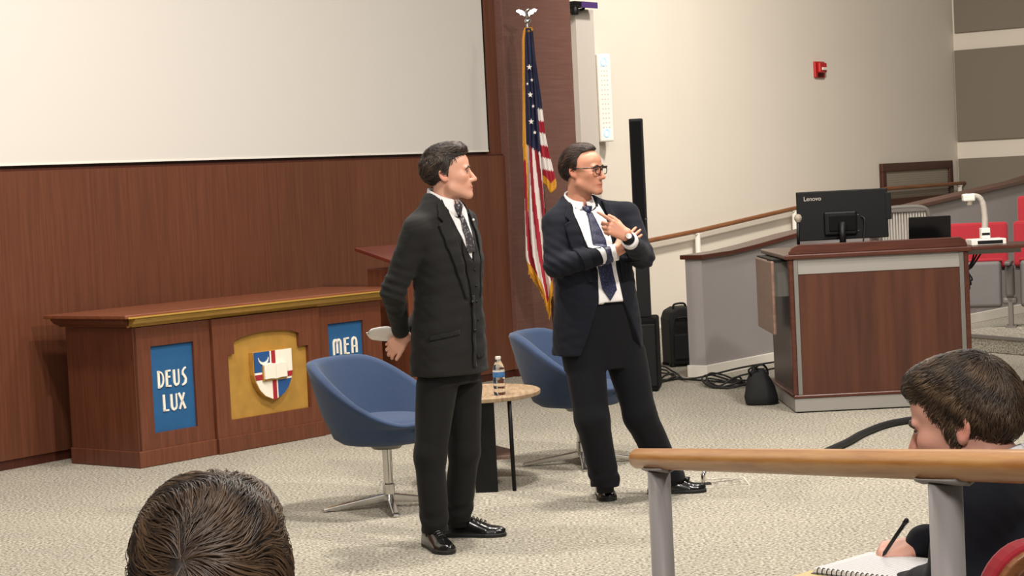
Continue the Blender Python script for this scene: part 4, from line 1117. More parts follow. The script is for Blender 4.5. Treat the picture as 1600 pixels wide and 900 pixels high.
def head_sdf(P, nose=1.0, jaw=1.0, brow=1.0, smile=0.0):
    """P in head frame, origin between the ears; +y forward"""
    X = P.copy(); X[:, 0] = np.abs(X[:, 0])
    d = ell(P, (0, -0.018, 0.042), (0.077, 0.098, 0.088))
    d = smin(d, ell(P, (0, 0.030, -0.030), (0.063 * jaw, 0.062, 0.082)), 0.045)
    d = smin(d, ell(P, (0, 0.046, 0.055), (0.058, 0.045, 0.045)), 0.03)
    d = smin(d, rc(X, (0.053 * jaw, 0.010, -0.064), (0.018 * jaw, 0.080, -0.102), 0.020, 0.017), 0.026)
    d = smin(d, ell(P, (0, 0.085, -0.099), (0.021, 0.017, 0.018)), 0.022)
    d = smin(d, ell(X, (0.040, 0.064, -0.014), (0.024, 0.024, 0.020)), 0.025)
    d = smin(d, ell(P, (0, 0.080, -0.060), (0.034, 0.020, 0.028)), 0.02)          # muzzle
    d = smin(d, ell(X, (0.026, 0.083, 0.026), (0.028, 0.012, 0.009 * brow)), 0.014)  # brow ridge
    d = sub(d, ell(X, (0.031, 0.106, 0.008), (0.018, 0.021, 0.0125)), 0.012)       # eye hollow
    n = rc(P, (0, 0.090, 0.018), (0, 0.112 * nose ** 0.3 + 0.006, -0.030), 0.007, 0.0115)
    n = smin(n, ell(X, (0.0115, 0.104, -0.034), (0.0085, 0.012, 0.0085)), 0.006)
    d = smin(d, n, 0.011)
    up = ell(P, (0, 0.098, -0.0635), (0.023, 0.0085, 0.0055)); lowl = ell(P, (0, 0.0965, -0.0745), (0.020, 0.009, 0.0065))
    d = smin(d, up, 0.006); d = smin(d, lowl, 0.006)
    zl = -0.069 + smile * X[:, 0] ** 2 * 8
    cut = np.maximum(np.maximum(np.abs(P[:, 2] - zl) - 0.0014, X[:, 0] - 0.026), 0.085 - P[:, 1])
    d = sub(d, cut, 0.003)
    # ears
    a = 0.22
    E = X - np.array([0.076, -0.022, 0.002], f32)
    Ey = E[:, 1] * cos(a) + E[:, 2] * sin(a); Ez = -E[:, 1] * sin(a) + E[:, 2] * cos(a)
    E = np.stack([E[:, 0] - 0.35 * (-Ey) * 0.8, Ey, Ez], 1)
    e = ell(E, (0.0, 0, 0), (0.008, 0.0185, 0.031))
    e = smin(e, ell(E, (-0.001, 0.003, -0.026), (0.006, 0.010, 0.010)), 0.01)
    e = sub(e, ell(E, (0.0095, 0.001, 0.001), (0.007, 0.0115, 0.020)), 0.004)
    d = smin(d, e, 0.006)
    return d
def neck_sdf(P, base=(0, -0.055, -0.205), r0=0.054, r1=0.060):
    d = rc(P, (0, -0.024, -0.05), base, r0, r1)
    d = smin(d, ell(P, (0, 0.012, -0.125), (0.016, 0.014, 0.024)), 0.02)
    return d
def head_col(P, tone, stubble=0.25, flush=0.25):
    P = np.asarray(P); x = np.abs(P[:, 0]); n = len(P)
    C = np.tile(np.asarray(tone), (n, 1)).astype(float)
    def g(c, r): return np.exp(-(((P[:, 1] - c[1]) / r[1]) ** 2 + ((P[:, 2] - c[2]) / r[2]) ** 2 + ((x - c[0]) / r[0]) ** 2))
    def mixc(w_, col):
        w_ = np.clip(w_, 0, 1)[:, None]; C[:] = C * (1 - w_) + np.asarray(col) * w_
    t = np.asarray(tone)
    mixc(stubble * np.clip(g((0.03, 0.06, -0.095), (0.055, 0.06, 0.05)), 0, 1), t * np.array([0.55, 0.55, 0.6]))
    mixc(flush * g((0.045, 0.075, -0.02), (0.03, 0.04, 0.03)), t * np.array([1.02, 0.72, 0.68]))
    mixc(flush * g((0, 0.118, -0.03), (0.018, 0.02, 0.02)), t * np.array([1.02, 0.7, 0.66]))
    mixc(0.55 * g((0.083, -0.022, 0.0), (0.014, 0.03, 0.04)), t * np.array([0.98, 0.6, 0.56]))
    mixc(0.85 * g((0, 0.102, -0.0695), (0.022, 0.016, 0.009)), t * np.array([0.74, 0.36, 0.36]))
    mixc(0.9 * g((0, 0.10, -0.069), (0.026, 0.02, 0.0028)), t * np.array([0.28, 0.14, 0.14]))
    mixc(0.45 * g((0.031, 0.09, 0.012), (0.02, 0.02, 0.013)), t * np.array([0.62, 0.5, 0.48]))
    return C

def add_eyes(rig, parent, iris=(0.08, 0.05, 0.03), look=0.0):
    for sg in (-1, 1):
        c = np.array([sg * 0.031, 0.0795, 0.008]); r = 0.0122
        bm = bmesh.new(); bmesh.ops.create_uvsphere(bm, u_segments=20, v_segments=12, radius=r)
        bmesh.ops.rotate(bm, cent=(0, 0, 0), matrix=Matrix.Rotation(-pi / 2, 3, 'X'), verts=bm.verts[:])
        bmesh.ops.rotate(bm, cent=(0, 0, 0), matrix=Matrix.Rotation(look, 3, 'Z'), verts=bm.verts[:])
        for v in bm.verts: v.co = Vector(rig.frm(c + np.array(v.co)))
        f = Vector(rig.frm(c)); ax = Vector(rig.R @ np.array([-sin(look), cos(look), 0]))
        for fc in bm.faces:
            a = (fc.calc_center_median() - f).normalized().dot(ax)
            fc.material_index = 1 if a > 0.86 else 0
        finish(bm, 'eye', [mat('eye_white', srgb(205, 196, 190), 0.25), mat('eye_iris', iris + (1,), 0.2)], parent, smooth=True)
        # lids
        for up in (1, -1):
            V_, Fc = [], []
            nu, nv = 10, 4
            for i in range(nu + 1):
                a = -1.15 + 2.3 * i / nu
                for j in range(nv + 1):
                    if up > 0: e = 0.16 * cos(a) + 0.08 + (0.95 - 0.1) * j / nv
                    else: e = -0.26 * cos(a) - 0.06 - 0.8 * j / nv
                    rr_ = r * 1.09
                    V_.append(rig.frm(c + rr_ * np.array([sin(a) * cos(e), cos(a) * cos(e), sin(e)])))
            for i in range(nu):
                for j in range(nv):
                    p = i * (nv + 1) + j; Fc.append((p, p + 1, p + nv + 2, p + nv + 1))
            o = mesh_from('eyelid', V_, Fc, mat('eyelid_skin', srgb(168, 112, 92), 0.5), parent)
            so = o.modifiers.new('t', 'SOLIDIFY'); so.thickness = 0.0015
            if up > 0: tubeo('eyelash', [tuple(rig.frm(c + r * 1.12 * np.array([sin(a) * cos(0.16 * cos(a) + 0.06), cos(a) * cos(0.16 * cos(a) + 0.06), sin(0.16 * cos(a) + 0.06)]))) for a in np.linspace(-1.1, 1.1, 9)], 0.0014, mat('lash', srgb(24, 16, 12), 0.6), parent, 6)
def add_brows(rig, parent, m, fn, thick=0.0034):
    """eyebrow tufts laid on the brow"""
    for sg in (-1, 1):
        pts = []
        for x, z in ((0.012, 0.026), (0.022, 0.0305), (0.034, 0.0315), (0.045, 0.026), (0.051, 0.019)):
            y = 0.12
            for _ in range(40):
                d = float(fn(np.array([[sg * x, y, z]], f32))[0])
                if d < 0.0005: break
                y -= d * 0.8
            pts.append(rig.frm((sg * x, y + 0.0005, z)))
        tubeo('eyebrow', smooth_path(pts, 3), [thick * (0.55 + 0.45 * sin(pi * (i + 1.2) / 15)) for i in range(13)], m, parent, 8)
def project(fn, c, direction, steps=60):
    """march from c along direction until the surface"""
    p = np.array(c, f32); dv = np.array(direction, f32); dv /= np.linalg.norm(dv)
    for _ in range(steps):
        d = float(fn(p[None])[0])
        if d < 0.0004: return p
        p = p + dv * d * 0.7
    return p
class Surf:
    """ray-cast target for laying flat pieces of cloth on a finished surface"""
    def __init__(s, objs):
        V_, F_ = [], []
        for o in objs:
            n0 = len(V_); V_ += [v.co.copy() for v in o.data.vertices]; F_ += [[i + n0 for i in p.vertices] for p in o.data.polygons]
        s.t = BVHTree.FromPolygons(V_, F_)
    def hit(s, p, d):
        r = s.t.ray_cast(Vector(p), Vector(d)); return r[0], r[1]
def patch(name, surf, poly, origin, ux, uz, dr, m, parent, step=0.008, off=0.004, thick=0.004, lift=None, back=0.25, smooth=True):
    """lay a flat outline (in metres along ux / uz from origin) onto a surface, shooting along dr"""
    bm = bmesh.new()
    vs = [bm.verts.new((p[0], p[1], 0)) for p in poly]
    f = bm.faces.new(vs)
    xs_ = [p[0] for p in poly]; ys_ = [p[1] for p in poly]
    def cut(co, no):
        g = bm.verts[:] + bm.edges[:] + bm.faces[:]
        bmesh.ops.bisect_plane(bm, geom=g, plane_co=co, plane_no=no)
    x = min(xs_) + step
    while x < max(xs_): cut((x, 0, 0), (1, 0, 0)); x += step
    y = min(ys_) + step
    while y < max(ys_): cut((0, y, 0), (0, 1, 0)); y += step
    ux, uz, dr, og = Vector(ux), Vector(uz), Vector(dr).normalized(), Vector(origin)
    last = None; res = []
    for v in bm.verts:
        p = og + ux * v.co.x + uz * v.co.y
        h, n = surf.hit(p - dr * back, dr)
        res.append((v, p, h))
    hs = [(h - p).dot(dr) for v, p, h in res if h is not None]
    med = sorted(hs)[len(hs) // 2] if hs else 0
    for v, p, h in res:
        e = off + (lift(v.co.x, v.co.y) if lift else 0)
        if h is None or abs((h - p).dot(dr) - med) > 0.14:
            t = med
            near = surf.t.find_nearest(p + dr * med)
            q = p + dr * med if near[0] is None else near[0]
            v.co = q - dr * e
        else: v.co = h - dr * e
    o = finish(bm, name, m, parent, smooth=smooth)
    so = o.modifiers.new('t', 'SOLIDIFY'); so.thickness = thick; so.offset = 0
    return o
# ================================================================== PEOPLE
M['skin'] = vcol_mat('skin', rough=0.48, sss=0.12, spec=0.4)
def suitm(name, col, rough=0.85, sheen=0.04):
    return mat(name, col, rough, noise=0.10, nscale=180, sheen=sheen, bump=0.12, bscale=700, spec=0.25)
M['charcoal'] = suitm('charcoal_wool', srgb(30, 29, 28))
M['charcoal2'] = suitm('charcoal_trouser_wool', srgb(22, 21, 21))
M['vest'] = suitm('charcoal_vest', srgb(20, 19, 20))
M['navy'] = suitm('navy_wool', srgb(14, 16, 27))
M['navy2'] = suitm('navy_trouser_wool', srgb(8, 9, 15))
M['blazer'] = suitm('dark_blazer', srgb(18, 19, 27))
M['shirt'] = mat('white_shirt', srgb(226, 222, 222), 0.75, bump=0.05, bscale=400)
M['leather'] = mat('black_leather', srgb(14, 13, 13), 0.22, coat=0.4)
M['sole'] = mat('shoe_sole', srgb(12, 12, 12), 0.6)
M['hairdark'] = None
def hair_mat(name, c1, c2, stretch=(90, 14, 90), rough=0.5):
    m = bpy.data.materials.new(name); m.use_nodes = True
    nt, N, L, B = nodes_of(m)
    tc = N.new('ShaderNodeTexCoord'); mp = N.new('ShaderNodeMapping'); mp.inputs['Scale'].default_value = stretch
    L.new(tc.outputs['Object'], mp.inputs['Vector'])
    n = N.new('ShaderNodeTexNoise'); n.inputs['Scale'].default_value = 1.0; n.inputs['Detail'].default_value = 4
    L.new(mp.outputs['Vector'], n.inputs['Vector'])
    r = N.new('ShaderNodeValToRGB'); e = r.color_ramp.elements; e[0].position = 0.35; e[1].position = 0.7; e[0].color = c1; e[1].color = c2
    L.new(n.outputs['Fac'], r.inputs['Fac']); L.new(r.outputs['Color'], B.inputs['Base Color'])
    B.inputs['Roughness'].default_value = rough; B.inputs['Specular IOR Level'].default_value = 0.35
    b = N.new('ShaderNodeBump'); b.inputs['Strength'].default_value = 0.7; b.inputs['Distance'].default_value = 0.004
    L.new(n.outputs['Fac'], b.inputs['Height']); L.new(b.outputs['Normal'], B.inputs['Normal'])
    return m
def tie_mat(name, base, dots, scale=70):
    m = bpy.data.materials.new(name); m.use_nodes = True
    nt, N, L, B = nodes_of(m)
    tc = N.new('ShaderNodeTexCoord'); v = N.new('ShaderNodeTexVoronoi'); v.inputs['Scale'].default_value = scale
    L.new(tc.outputs['Object'], v.inputs['Vector'])
    r = N.new('ShaderNodeValToRGB'); e = r.color_ramp.elements; e[0].position = 0.22; e[1].position = 0.36; e[0].color = dots; e[1].color = base
    L.new(v.outputs['Distance'], r.inputs['Fac']); L.new(r.outputs['Color'], B.inputs['Base Color'])
    B.inputs['Roughness'].default_value = 0.45
    return m

def hand_segs(wrist, y, z, mirror=1, curl=((10, 15, 10),) * 4, spread=(6, 2, -2, -6), thumb=(40, 20, 15), scale=1.0):
    """list of (a, b, ra, rb, group). y: along the fingers, z: back of the hand; thumb at -x (right hand) or +x (mirror=-1)"""
    y = np.array(y, float); y /= np.linalg.norm(y); z = np.array(z, float); z -= y * (z @ y); z /= np.linalg.norm(z); x = np.cross(y, z) * mirror
    o = np.array(wrist, float); Rm = np.stack([x, y, z], 1)
    segs = []
    def W_(p): return o + Rm @ (np.array(p) * scale)
    s = scale
    # palm as a fan of tapered bones
    bx_ = (-0.027, -0.009, 0.009, 0.025); by_ = (0.086, 0.090, 0.086, 0.078)
    for i in range(4): segs.append((W_((bx_[i] * 0.55, 0.004, 0)), W_((bx_[i], by_[i], 0.002)), 0.0145 * s, 0.0115 * s, 0))
    segs.append((W_((-0.018, 0.012, -0.006)), W_((-0.03, 0.05, -0.008)), 0.016 * s, 0.012 * s, 0))
    L_ = ((0.040, 0.025, 0.020), (0.044, 0.028, 0.021), (0.041, 0.026, 0.020), (0.032, 0.020, 0.018)); rr_ = (0.0092, 0.0095, 0.009, 0.0078)
    for i in range(4):
        p = np.array((bx_[i], by_[i], 0.002)); a = 0.0; sp_ = radians(spread[i])
        for j in range(3):
            a += radians(curl[i][j])
            d = np.array((-sin(sp_) * cos(a), cos(sp_) * cos(a), -sin(a)))
            q = p + d * L_[i][j]
            segs.append((W_(p), W_(q), rr_[i] * s * (1 - 0.09 * j), rr_[i] * s * (1 - 0.09 * (j + 1)), i + 1)); p = q
    p = np.array((-0.026, 0.028, -0.006)); a0, a1, a2 = [radians(v) for v in thumb]
    for j, ln in enumerate((0.036, 0.030, 0.024)):
        aa = a0 - (a1 * 0.5 if j == 1 else a1 if j == 2 else 0)
        d = np.array((-sin(aa) * cos(a2), cos(aa) * cos(a2), -sin(a2)))
        q = p + d * ln; segs.append((W_(p), W_(q), (0.0125 - 0.0012 * j) * s, (0.0115 - 0.0012 * j) * s, 5)); p = q
    return segs
def hand_sdf(P, segs):
    c = np.mean([s[0] for s in segs], 0); out = np.sqrt(((P - c.astype(f32)) ** 2).sum(1)) - 0.12
    near = out < 0.06
    if not near.any(): return out
    Q = P[near]; groups = {}
    for a, b, ra, rb_, g in segs:
        d = rc(Q, a, b, ra, rb_); groups[g] = d if g not in groups else smin(groups[g], d, 0.010 if g == 0 else 0.003)
    d = groups[0]
    for g in range(1, 6): d = smin(d, groups[g], 0.005)
    out = out.copy(); out[near] = d; return out

def shoe(name, center, ang, parent, tassel=False, L_=0.295, wd=0.098):
    """center on the floor, ang = direction of the toe"""
    R3 = Rz(ang).astype(f32); c = np.array(center, f32)
    def fn(P):
        Q = (P - c) @ R3      # local x: toe
        u = Q[:, 0] / (L_ / 2)
        # last outline
        w_ = np.interp(u, [-1, -0.85, -0.4, 0.1, 0.45, 0.75, 0.93, 1.0], [0.012, 0.027, 0.034, 0.041, 0.048, 0.042, 0.026, 0.010]).astype(f32) * (wd / 0.098)
        top_ = np.interp(u, [-1, -0.8, -0.4, -0.1, 0.2, 0.55, 0.85, 1.0], [0.075, 0.088, 0.092, 0.09, 0.070, 0.050, 0.044, 0.034]).astype(f32)
        y = Q[:, 1] - 0.006 * np.sin(np.clip(u, -1, 1) * 1.5)
        zc_ = np.clip(Q[:, 2], 0, None) / top_
        k = np.sqrt((y / w_) ** 2 * 1.0 + (zc_ * 0.98) ** 3.0 * 1.0 + 1e-9)
        d = (k - 1) * 0.03
        d = np.maximum(d, np.abs(Q[:, 0]) - L_ / 2)
        d = np.maximum(d, 0.012 - Q[:, 2])
        return d
    lo = np.array(center) - (0.2, 0.2, 0.01); hi = np.array(center) + (0.2, 0.2, 0.13)
    o = mesh_sdf(fn, lo, hi, 0.004, name, M['leather'], parent)
    pts = []
    for u, w_ in ((-1, 0.02), (-0.85, 0.031), (-0.4, 0.036), (0.1, 0.043), (0.45, 0.051), (0.75, 0.045), (0.93, 0.03), (1.02, 0.012)): pts.append((u * L_ / 2, w_))
    full = pts + [(x, -y_) for x, y_ in pts[::-1]]
    s = prismo('sole', full, 0.0, 0.016, M['sole'], o, axis='z', bevel=0.003); s.location = tuple(center); s.rotation_euler = (0, 0, ang)
    h = prismo('heel', [(x, y_) for x, y_ in ((-0.148, 0.02), (-0.125, 0.032), (-0.07, 0.034), (-0.07, -0.034), (-0.125, -0.032), (-0.148, -0.02))], 0.0, 0.026, M['sole'], o, axis='z'); h.location = tuple(center); h.rotation_euler = (0, 0, ang)
    ex, ey = np.array([cos(ang), sin(ang), 0]), np.array([-sin(ang), cos(ang), 0])
    if tassel:
        for sg in (-1, 1): tubeo('tassel', [center + ex * 0.03 + ey * sg * 0.006 + np.array([0, 0, 0.076]), center + ex * 0.065 + ey * sg * 0.016 + np.array([0, 0, 0.068])], [0.005, 0.009], M['leather'], o, 8)
        tubeo('strap', [center + ex * 0.02 + ey * t + np.array([0, 0, 0.079 - 14 * t * t]) for t in np.linspace(-0.04, 0.04, 9)], 0.006, M['leather'], o, 8)
    else:
        for k in range(4):
            tubeo('lace', [center + ex * (0.0 + 0.018 * k) + ey * t + np.array([0, 0, 0.0925 - 0.006 * k - 30 * t * t]) for t in np.linspace(-0.02, 0.02, 5)], 0.003, M['leather'], o, 6)
    return o
def hair_cap(name, rig, m, parent, shell, cutf, h=0.004, disp=0.003, ns=(60, 25, 60), seed=3, zlo=-0.12):
    st = np.array(ns, f32)
    def fn(P):
        Q = P
        d = shell(Q) + disp * vnoise(Q * st, 1.6, seed) + disp * 0.6 * vnoise(Q * st * 2.2, 1.6, seed + 1)
        return smax(d, cutf(Q), 0.008)
    return mesh_sdf(fn, (-0.12, -0.16, zlo), (0.12, 0.15, 0.19), h, name, m, parent, xform=rig.frm)
def curve_cut(tab):
    zs = np.array([t[0] for t in tab], f32); ys = np.array([t[1] for t in tab], f32)
    return lambda P: P[:, 1] - np.interp(P[:, 2], zs, ys).astype(f32)

# ------------------------------------------------------------------ man in the charcoal suit (profile, hands behind his back)
AY = 9.1
a_o = at(705, 600, AY)
PA_ = thing('person', 'man in charcoal three-piece suit standing in profile, hands behind his back', 'person', (a_o[0], AY, 0))
def up(o, root):
    """keep world-space geometry while parented to a root placed at the feet"""
    o.matrix_parent_inverse = Matrix.Translation(root.location).inverted(); return o
TA = Rig((a_o[0], AY, 0), radians(-120))

def TAl(P): return TA.to(P)
HA = Rig(at(702, 273, AY - 0.02), radians(-95), radians(2), 0, 0.945)
cnA = TA.to(HA.frm((0, -0.046, -0.135))[None])[0]
sR, eR, wR = TA.frm((0.192, -0.02, 1.405)), TA.frm((0.24, -0.125, 1.145)), TA.frm((0.075, -0.205, 0.965))
sL, eL, wL = TA.frm((-0.200, -0.015, 1.425)), TA.frm((-0.245, -0.12, 1.145)), TA.frm((-0.03, -0.225, 0.96))
hA = hand_segs(at(634, 521, AY + 0.06), (-0.62, 0.1, -0.55), (-0.3, -0.75, -0.1), 1, ((25, 35, 20), (30, 40, 20), (32, 42, 20), (35, 45, 20)), thumb=(25, 10, -10), scale=0.98)
nkA = TA.frm((0, -0.035, 1.44))
def legsA():
    n_hip, n_kn, n_an = at(683, 605, AY - 0.07), at(672, 712, AY - 0.10), at(679, 825, AY - 0.10)
    f_hip, f_kn, f_an = at(722, 605, AY + 0.07), at(726, 705, AY + 0.08), at(716, 806, AY + 0.14)
    return (n_hip, n_kn, n_an), (f_hip, f_kn, f_an)
LN, LF = legsA()
def bodyA(P):
    Q = HA.to(P); d = smin(head_sdf(Q, 0.98, 1.04, smile=1.6), neck_sdf(Q), 0.02) * HA.s
    d = smin(d, rc(P, nkA, TA.frm((0, 0, 0.95)), 0.06, 0.09), 0.04)
    for s, e, w_ in ((sR, eR, wR), (sL, eL, wL)):
        d = smin(d, rc(P, nkA, s, 0.04, 0.04), 0.03); d = smin(d, rc(P, s, e, 0.036, 0.03), 0.02); d = smin(d, rc(P, e, w_, 0.03, 0.023), 0.02)
    for hp, kn, an in (LN, LF):
        d = smin(d, rc(P, hp, kn, 0.05, 0.04), 0.03); d = smin(d, rc(P, kn, an, 0.04, 0.03), 0.03)
    d = smin(d, rc(P, wR, hA[0][0], 0.024, 0.02), 0.02)
    return smin(d, hand_sdf(P, hA), 0.012)
toneA = np.array(srgb(214, 160, 136)[:3])
bo = mesh_sdf(bodyA, (a_o[0] - 0.42, AY - 0.36, 0.05), (a_o[0] + 0.36, AY + 0.42, 1.86), 0.0042, 'body', M['skin'], None, colfn=lambda V: head_col(HA.to(V), toneA, 0.22, 0.25))
link_ = lambda o: (setattr(o, 'parent', PA_), up(o, PA_))
link_(bo)
hfA = lambda Q: head_sdf(Q, 0.98, 1.04, smile=1.6)
hm = hair_mat('dark_brown_hair', srgb(28, 21, 17), srgb(66, 51, 41), (70, 25, 70))
add_kids = []
def under(root, fn_, *a, **k):
    before = set(COL.objects); r = fn_(*a, **k)
    for o in set(COL.objects) - before:
        if o.parent is None: o.parent = root; up(o, root)
        elif o.parent is root: up(o, root)
    return r
under(PA_, add_eyes, HA, PA_, (0.05, 0.035, 0.025))
under(PA_, add_brows, HA, PA_, hm, hfA)
def shellA(Q):
    d = ell(Q, (0, -0.026, 0.048), (0.086, 0.107, 0.100))
    d = smin(d, ell(Q, (0, 0.040, 0.116), (0.058, 0.056, 0.032)), 0.035)
    X = Q.copy(); X[:, 0] = np.abs(X[:, 0]); d = smin(d, ell(X, (0.062, 0.004, -0.008), (0.013, 0.013, 0.034)), 0.01)
    d = smin(d, ell(Q, (0, -0.085, 0.03), (0.066, 0.045, 0.06)), 0.03)
    return d
under(PA_, hair_cap, 'hair', HA, hm, PA_, shellA, lambda Q: np.maximum(curve_cut([(-0.09, -0.055), (-0.045, -0.05), (-0.044, -0.044), (-0.040, 0.004), (0.0, 0.012), (0.03, 0.018), (0.062, 0.028), (0.078, 0.05), (0.090, 0.084), (0.12, 0.112)])(Q) + 0.25 * np.maximum(0, np.abs(Q[:, 0]) - 0.05), -0.088 - Q[:, 2]), disp=0.004)

def jacketA(P):
    Q = TAl(P)
    d = loft(Q, [(0.765, 0, -0.005, 0.212, 0.150), (0.85, 0, -0.004, 0.208, 0.148), (0.95, 0, 0, 0.200, 0.142), (1.08, 0, 0.006, 0.186, 0.132), (1.15, 0, 0.008, 0.186, 0.130), (1.27, 0, 0.006, 0.200, 0.130), (1.36, 0, -0.002, 0.208, 0.124), (1.42, 0, -0.010, 0.196, 0.112), (1.465, cnA[0] * 0.4, -0.012, 0.172, 0.102), (1.505, cnA[0] * 0.8, cnA[1] - 0.008, 0.126, 0.082), (1.54, cnA[0], cnA[1] - 0.008, 0.090, 0.072), (1.568, cnA[0], cnA[1] - 0.008, 0.072, 0.063)], 2.2)
    X = Q.copy(); X[:, 0] = np.abs(X[:, 0])
    d = smin(d, rc(X, (0.07, -0.02, 1.478), (0.178, -0.02, 1.418), 0.045, 0.056), 0.05)
    wr = vnoise(Q * np.array([1, 1, 1.6], f32), 26, 5) * 0.0035 + vnoise(Q * np.array([1, 1, 2.2], f32), 55, 6) * 0.0018
    for s, e, w_ in ((sR, eR, wR), (sL, eL, wL)):
        a = smin(rc(P, s, e, 0.066, 0.054), rc(P, e, w_, 0.054, 0.039), 0.02)
        d = smin(d, a, 0.016)
    # neck hole and sleeve ends
    d = sub(d, rc(Q, (cnA[0], cnA[1] + 0.030, 1.475), (cnA[0], cnA[1] + 0.05, 1.66), 0.050, 0.118), 0.006)
    # folds at the crook of the arm
    for e in (eR, eL):
        r_ = np.sqrt(((P - e.astype(f32)) ** 2).sum(1)); wr = wr + 0.004 * np.exp(-(r_ / 0.10) ** 2) * np.sin(P[:, 2] * 150 + P[:, 0] * 60)
    return d + wr
JA = mesh_sdf(jacketA, (a_o[0] - 0.44, AY - 0.40, 0.74), (a_o[0] + 0.36, AY + 0.42, 1.60), 0.0055, 'jacket', M['charcoal'], PA_); up(JA, PA_)
def trousersA(P):
    Q = TAl(P)
    d = loft(Q, [(0.72, 0, -0.005, 0.165, 0.118), (0.85, 0, -0.005, 0.170, 0.122), (1.0, 0, 0, 0.165, 0.115)], 2.2)
    for k, (hp, kn, an) in enumerate((LN, LF)):
        an2 = an + (an - kn) / np.linalg.norm(an - kn) * 0.05
        l = smin(rc(P, hp, kn, 0.092, 0.069), rc(P, kn, an2, 0.069, 0.059), 0.03)
        l = np.maximum(l, (0.072 if k == 0 else 0.07) - P[:, 2])
        d = smin(d, l, 0.025 if k == 0 else 0.012)
    zz = P[:, 2]
    fold = 0.0035 * np.exp(-((zz - 0.12) / 0.06) ** 2) * np.sin(zz * 85 + Q[:, 0] * 45 + Q[:, 1] * 30)
    return d + fold + vnoise(Q * np.array([1, 1, 0.35], f32), 38, 9) * 0.004
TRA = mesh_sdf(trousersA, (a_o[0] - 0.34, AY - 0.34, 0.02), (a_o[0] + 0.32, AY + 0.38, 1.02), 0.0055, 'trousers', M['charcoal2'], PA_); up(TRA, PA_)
c1_ = fl(684, 859); c2_ = fl(741, 838)
under(PA_, shoe, 'shoe', c1_, radians(-68), PA_)
under(PA_, shoe, 'shoe', c2_, radians(-14), PA_)
M['sock'] = mat('black_sock', srgb(12, 12, 13), 0.9)
for q in (LN, LF): up(tubeo('sock', [tuple(q[2] + np.array([0, 0, 0.06])), (q[2][0], q[2][1], 0.05)], 0.043, M['sock'], PA_, 16), PA_)

SFA = Surf([JA])
fw = TA.R @ np.array([0, 1, 0]); rt = TA.R @ np.array([1, 0, 0]); upv = np.array([0, 0, 1.0])
def padd(name, poly, m, root, sf, T, off, thick=0.003, ang=0.0, step=0.008, lift=None, oy=0.3):
    """patch in the figure's own front view: outline (own right, height), seen from `ang` degrees to his right"""
    c, s = cos(radians(ang)), sin(radians(ang))
    f = T.R @ np.array([s, c, 0]); r = T.R @ np.array([c, -s, 0])
    og = T.frm((0, 0, 0)) + f * 0.02
    o = patch(name, sf, poly, og + f * oy * 0, r, upv, -f, m, root, step=step, off=off, thick=thick, lift=lift, back=0.5)
    o.parent = root; up(o, root); return o
# shirt front, vest, tie, lapels, all laid on the chest
padd('shirt_front', [(-0.062, 1.535), (0.062, 1.535), (0.075, 1.48), (0.035, 1.33), (0.0, 1.27), (-0.035, 1.33), (-0.075, 1.48)], M['shirt'], PA_, SFA, TA, 0.003)
padd('vest', [(-0.05, 1.36), (0.0, 1.25), (0.05, 1.36), (0.062, 1.30), (0.02, 1.10), (0.03, 0.86), (0.0, 0.83), (-0.06, 0.84), (-0.06, 1.12), (-0.075, 1.30)], M['vest'], PA_, SFA, TA, 0.006)
tmA = tie_mat('grey_patterned_tie', srgb(52, 50, 54), srgb(150, 146, 148), 90)
padd('tie', [(-0.016, 1.512), (0.016, 1.512), (0.011, 1.478), (0.026, 1.40), (0.03, 1.30), (-0.03, 1.30), (-0.026, 1.40), (-0.011, 1.478)], tmA, PA_, SFA, TA, 0.010, 0.006)
for sg in (1, -1):
    lap = [(0.070, 1.540), (0.092, 1.525), (0.108, 1.485), (0.118, 1.462), (0.098, 1.442), (0.125, 1.428), (0.105, 1.33), (0.022, 1.105), (0.004, 1.10), (0.03, 1.27), (0.060, 1.42), (0.066, 1.50)]
    padd('lapel', [(sg * x, z) for x, z in lap][::sg], M['charcoal'], PA_, SFA, TA, 0.010, 0.005, ang=sg * 18)
padd('front_edge', [(0.004, 1.11), (0.022, 1.11), (0.05, 0.80), (0.03, 0.79), (0.02, 0.95)], M['charcoal'], PA_, SFA, TA, 0.010, 0.005)
padd('pocket_flap', [(-0.06, 0.965), (0.075, 0.945), (0.075, 0.925), (-0.06, 0.945)], M['charcoal'], PA_, SFA, TA, 0.004, 0.004, ang=62)
for z in (1.08, 0.955):
    h, n = SFA.hit(TA.frm((0.028, 0.6, z)), -fw); 
    if h is not None:
        bmb = bmesh.new(); bmesh.ops.create_uvsphere(bmb, u_segments=12, v_segments=8, radius=0.009)
        for v in bmb.verts: v.co = Vector(h) + v.co + Vector(fw) * 0.012
        up(finish(bmb, 'button', M['black'], PA_, smooth=True), PA_)
for z in (1.22, 1.15, 1.08, 1.0):
    h, n = SFA.hit(TA.frm((-0.012, 0.6, z)), -fw)
    bmb = bmesh.new(); bmesh.ops.create_uvsphere(bmb, u_segments=10, v_segments=6, radius=0.005)
    for v in bmb.verts: v.co = Vector(h) + v.co + Vector(fw) * 0.01
    up(finish(bmb, 'vest_button', M['black'], PA_, smooth=True), PA_)
h, n = SFA.hit(TA.frm((-0.095, 0.6, 1.44)), -fw)
bmb = bmesh.new(); bmesh.ops.create_uvsphere(bmb, u_segments=10, v_segments=6, radius=0.006)
for v in bmb.verts: v.co = Vector(h) + v.co + Vector(fw) * 0.018
up(finish(bmb, 'lapel_pin', M['whitegloss'], PA_, smooth=True), PA_)
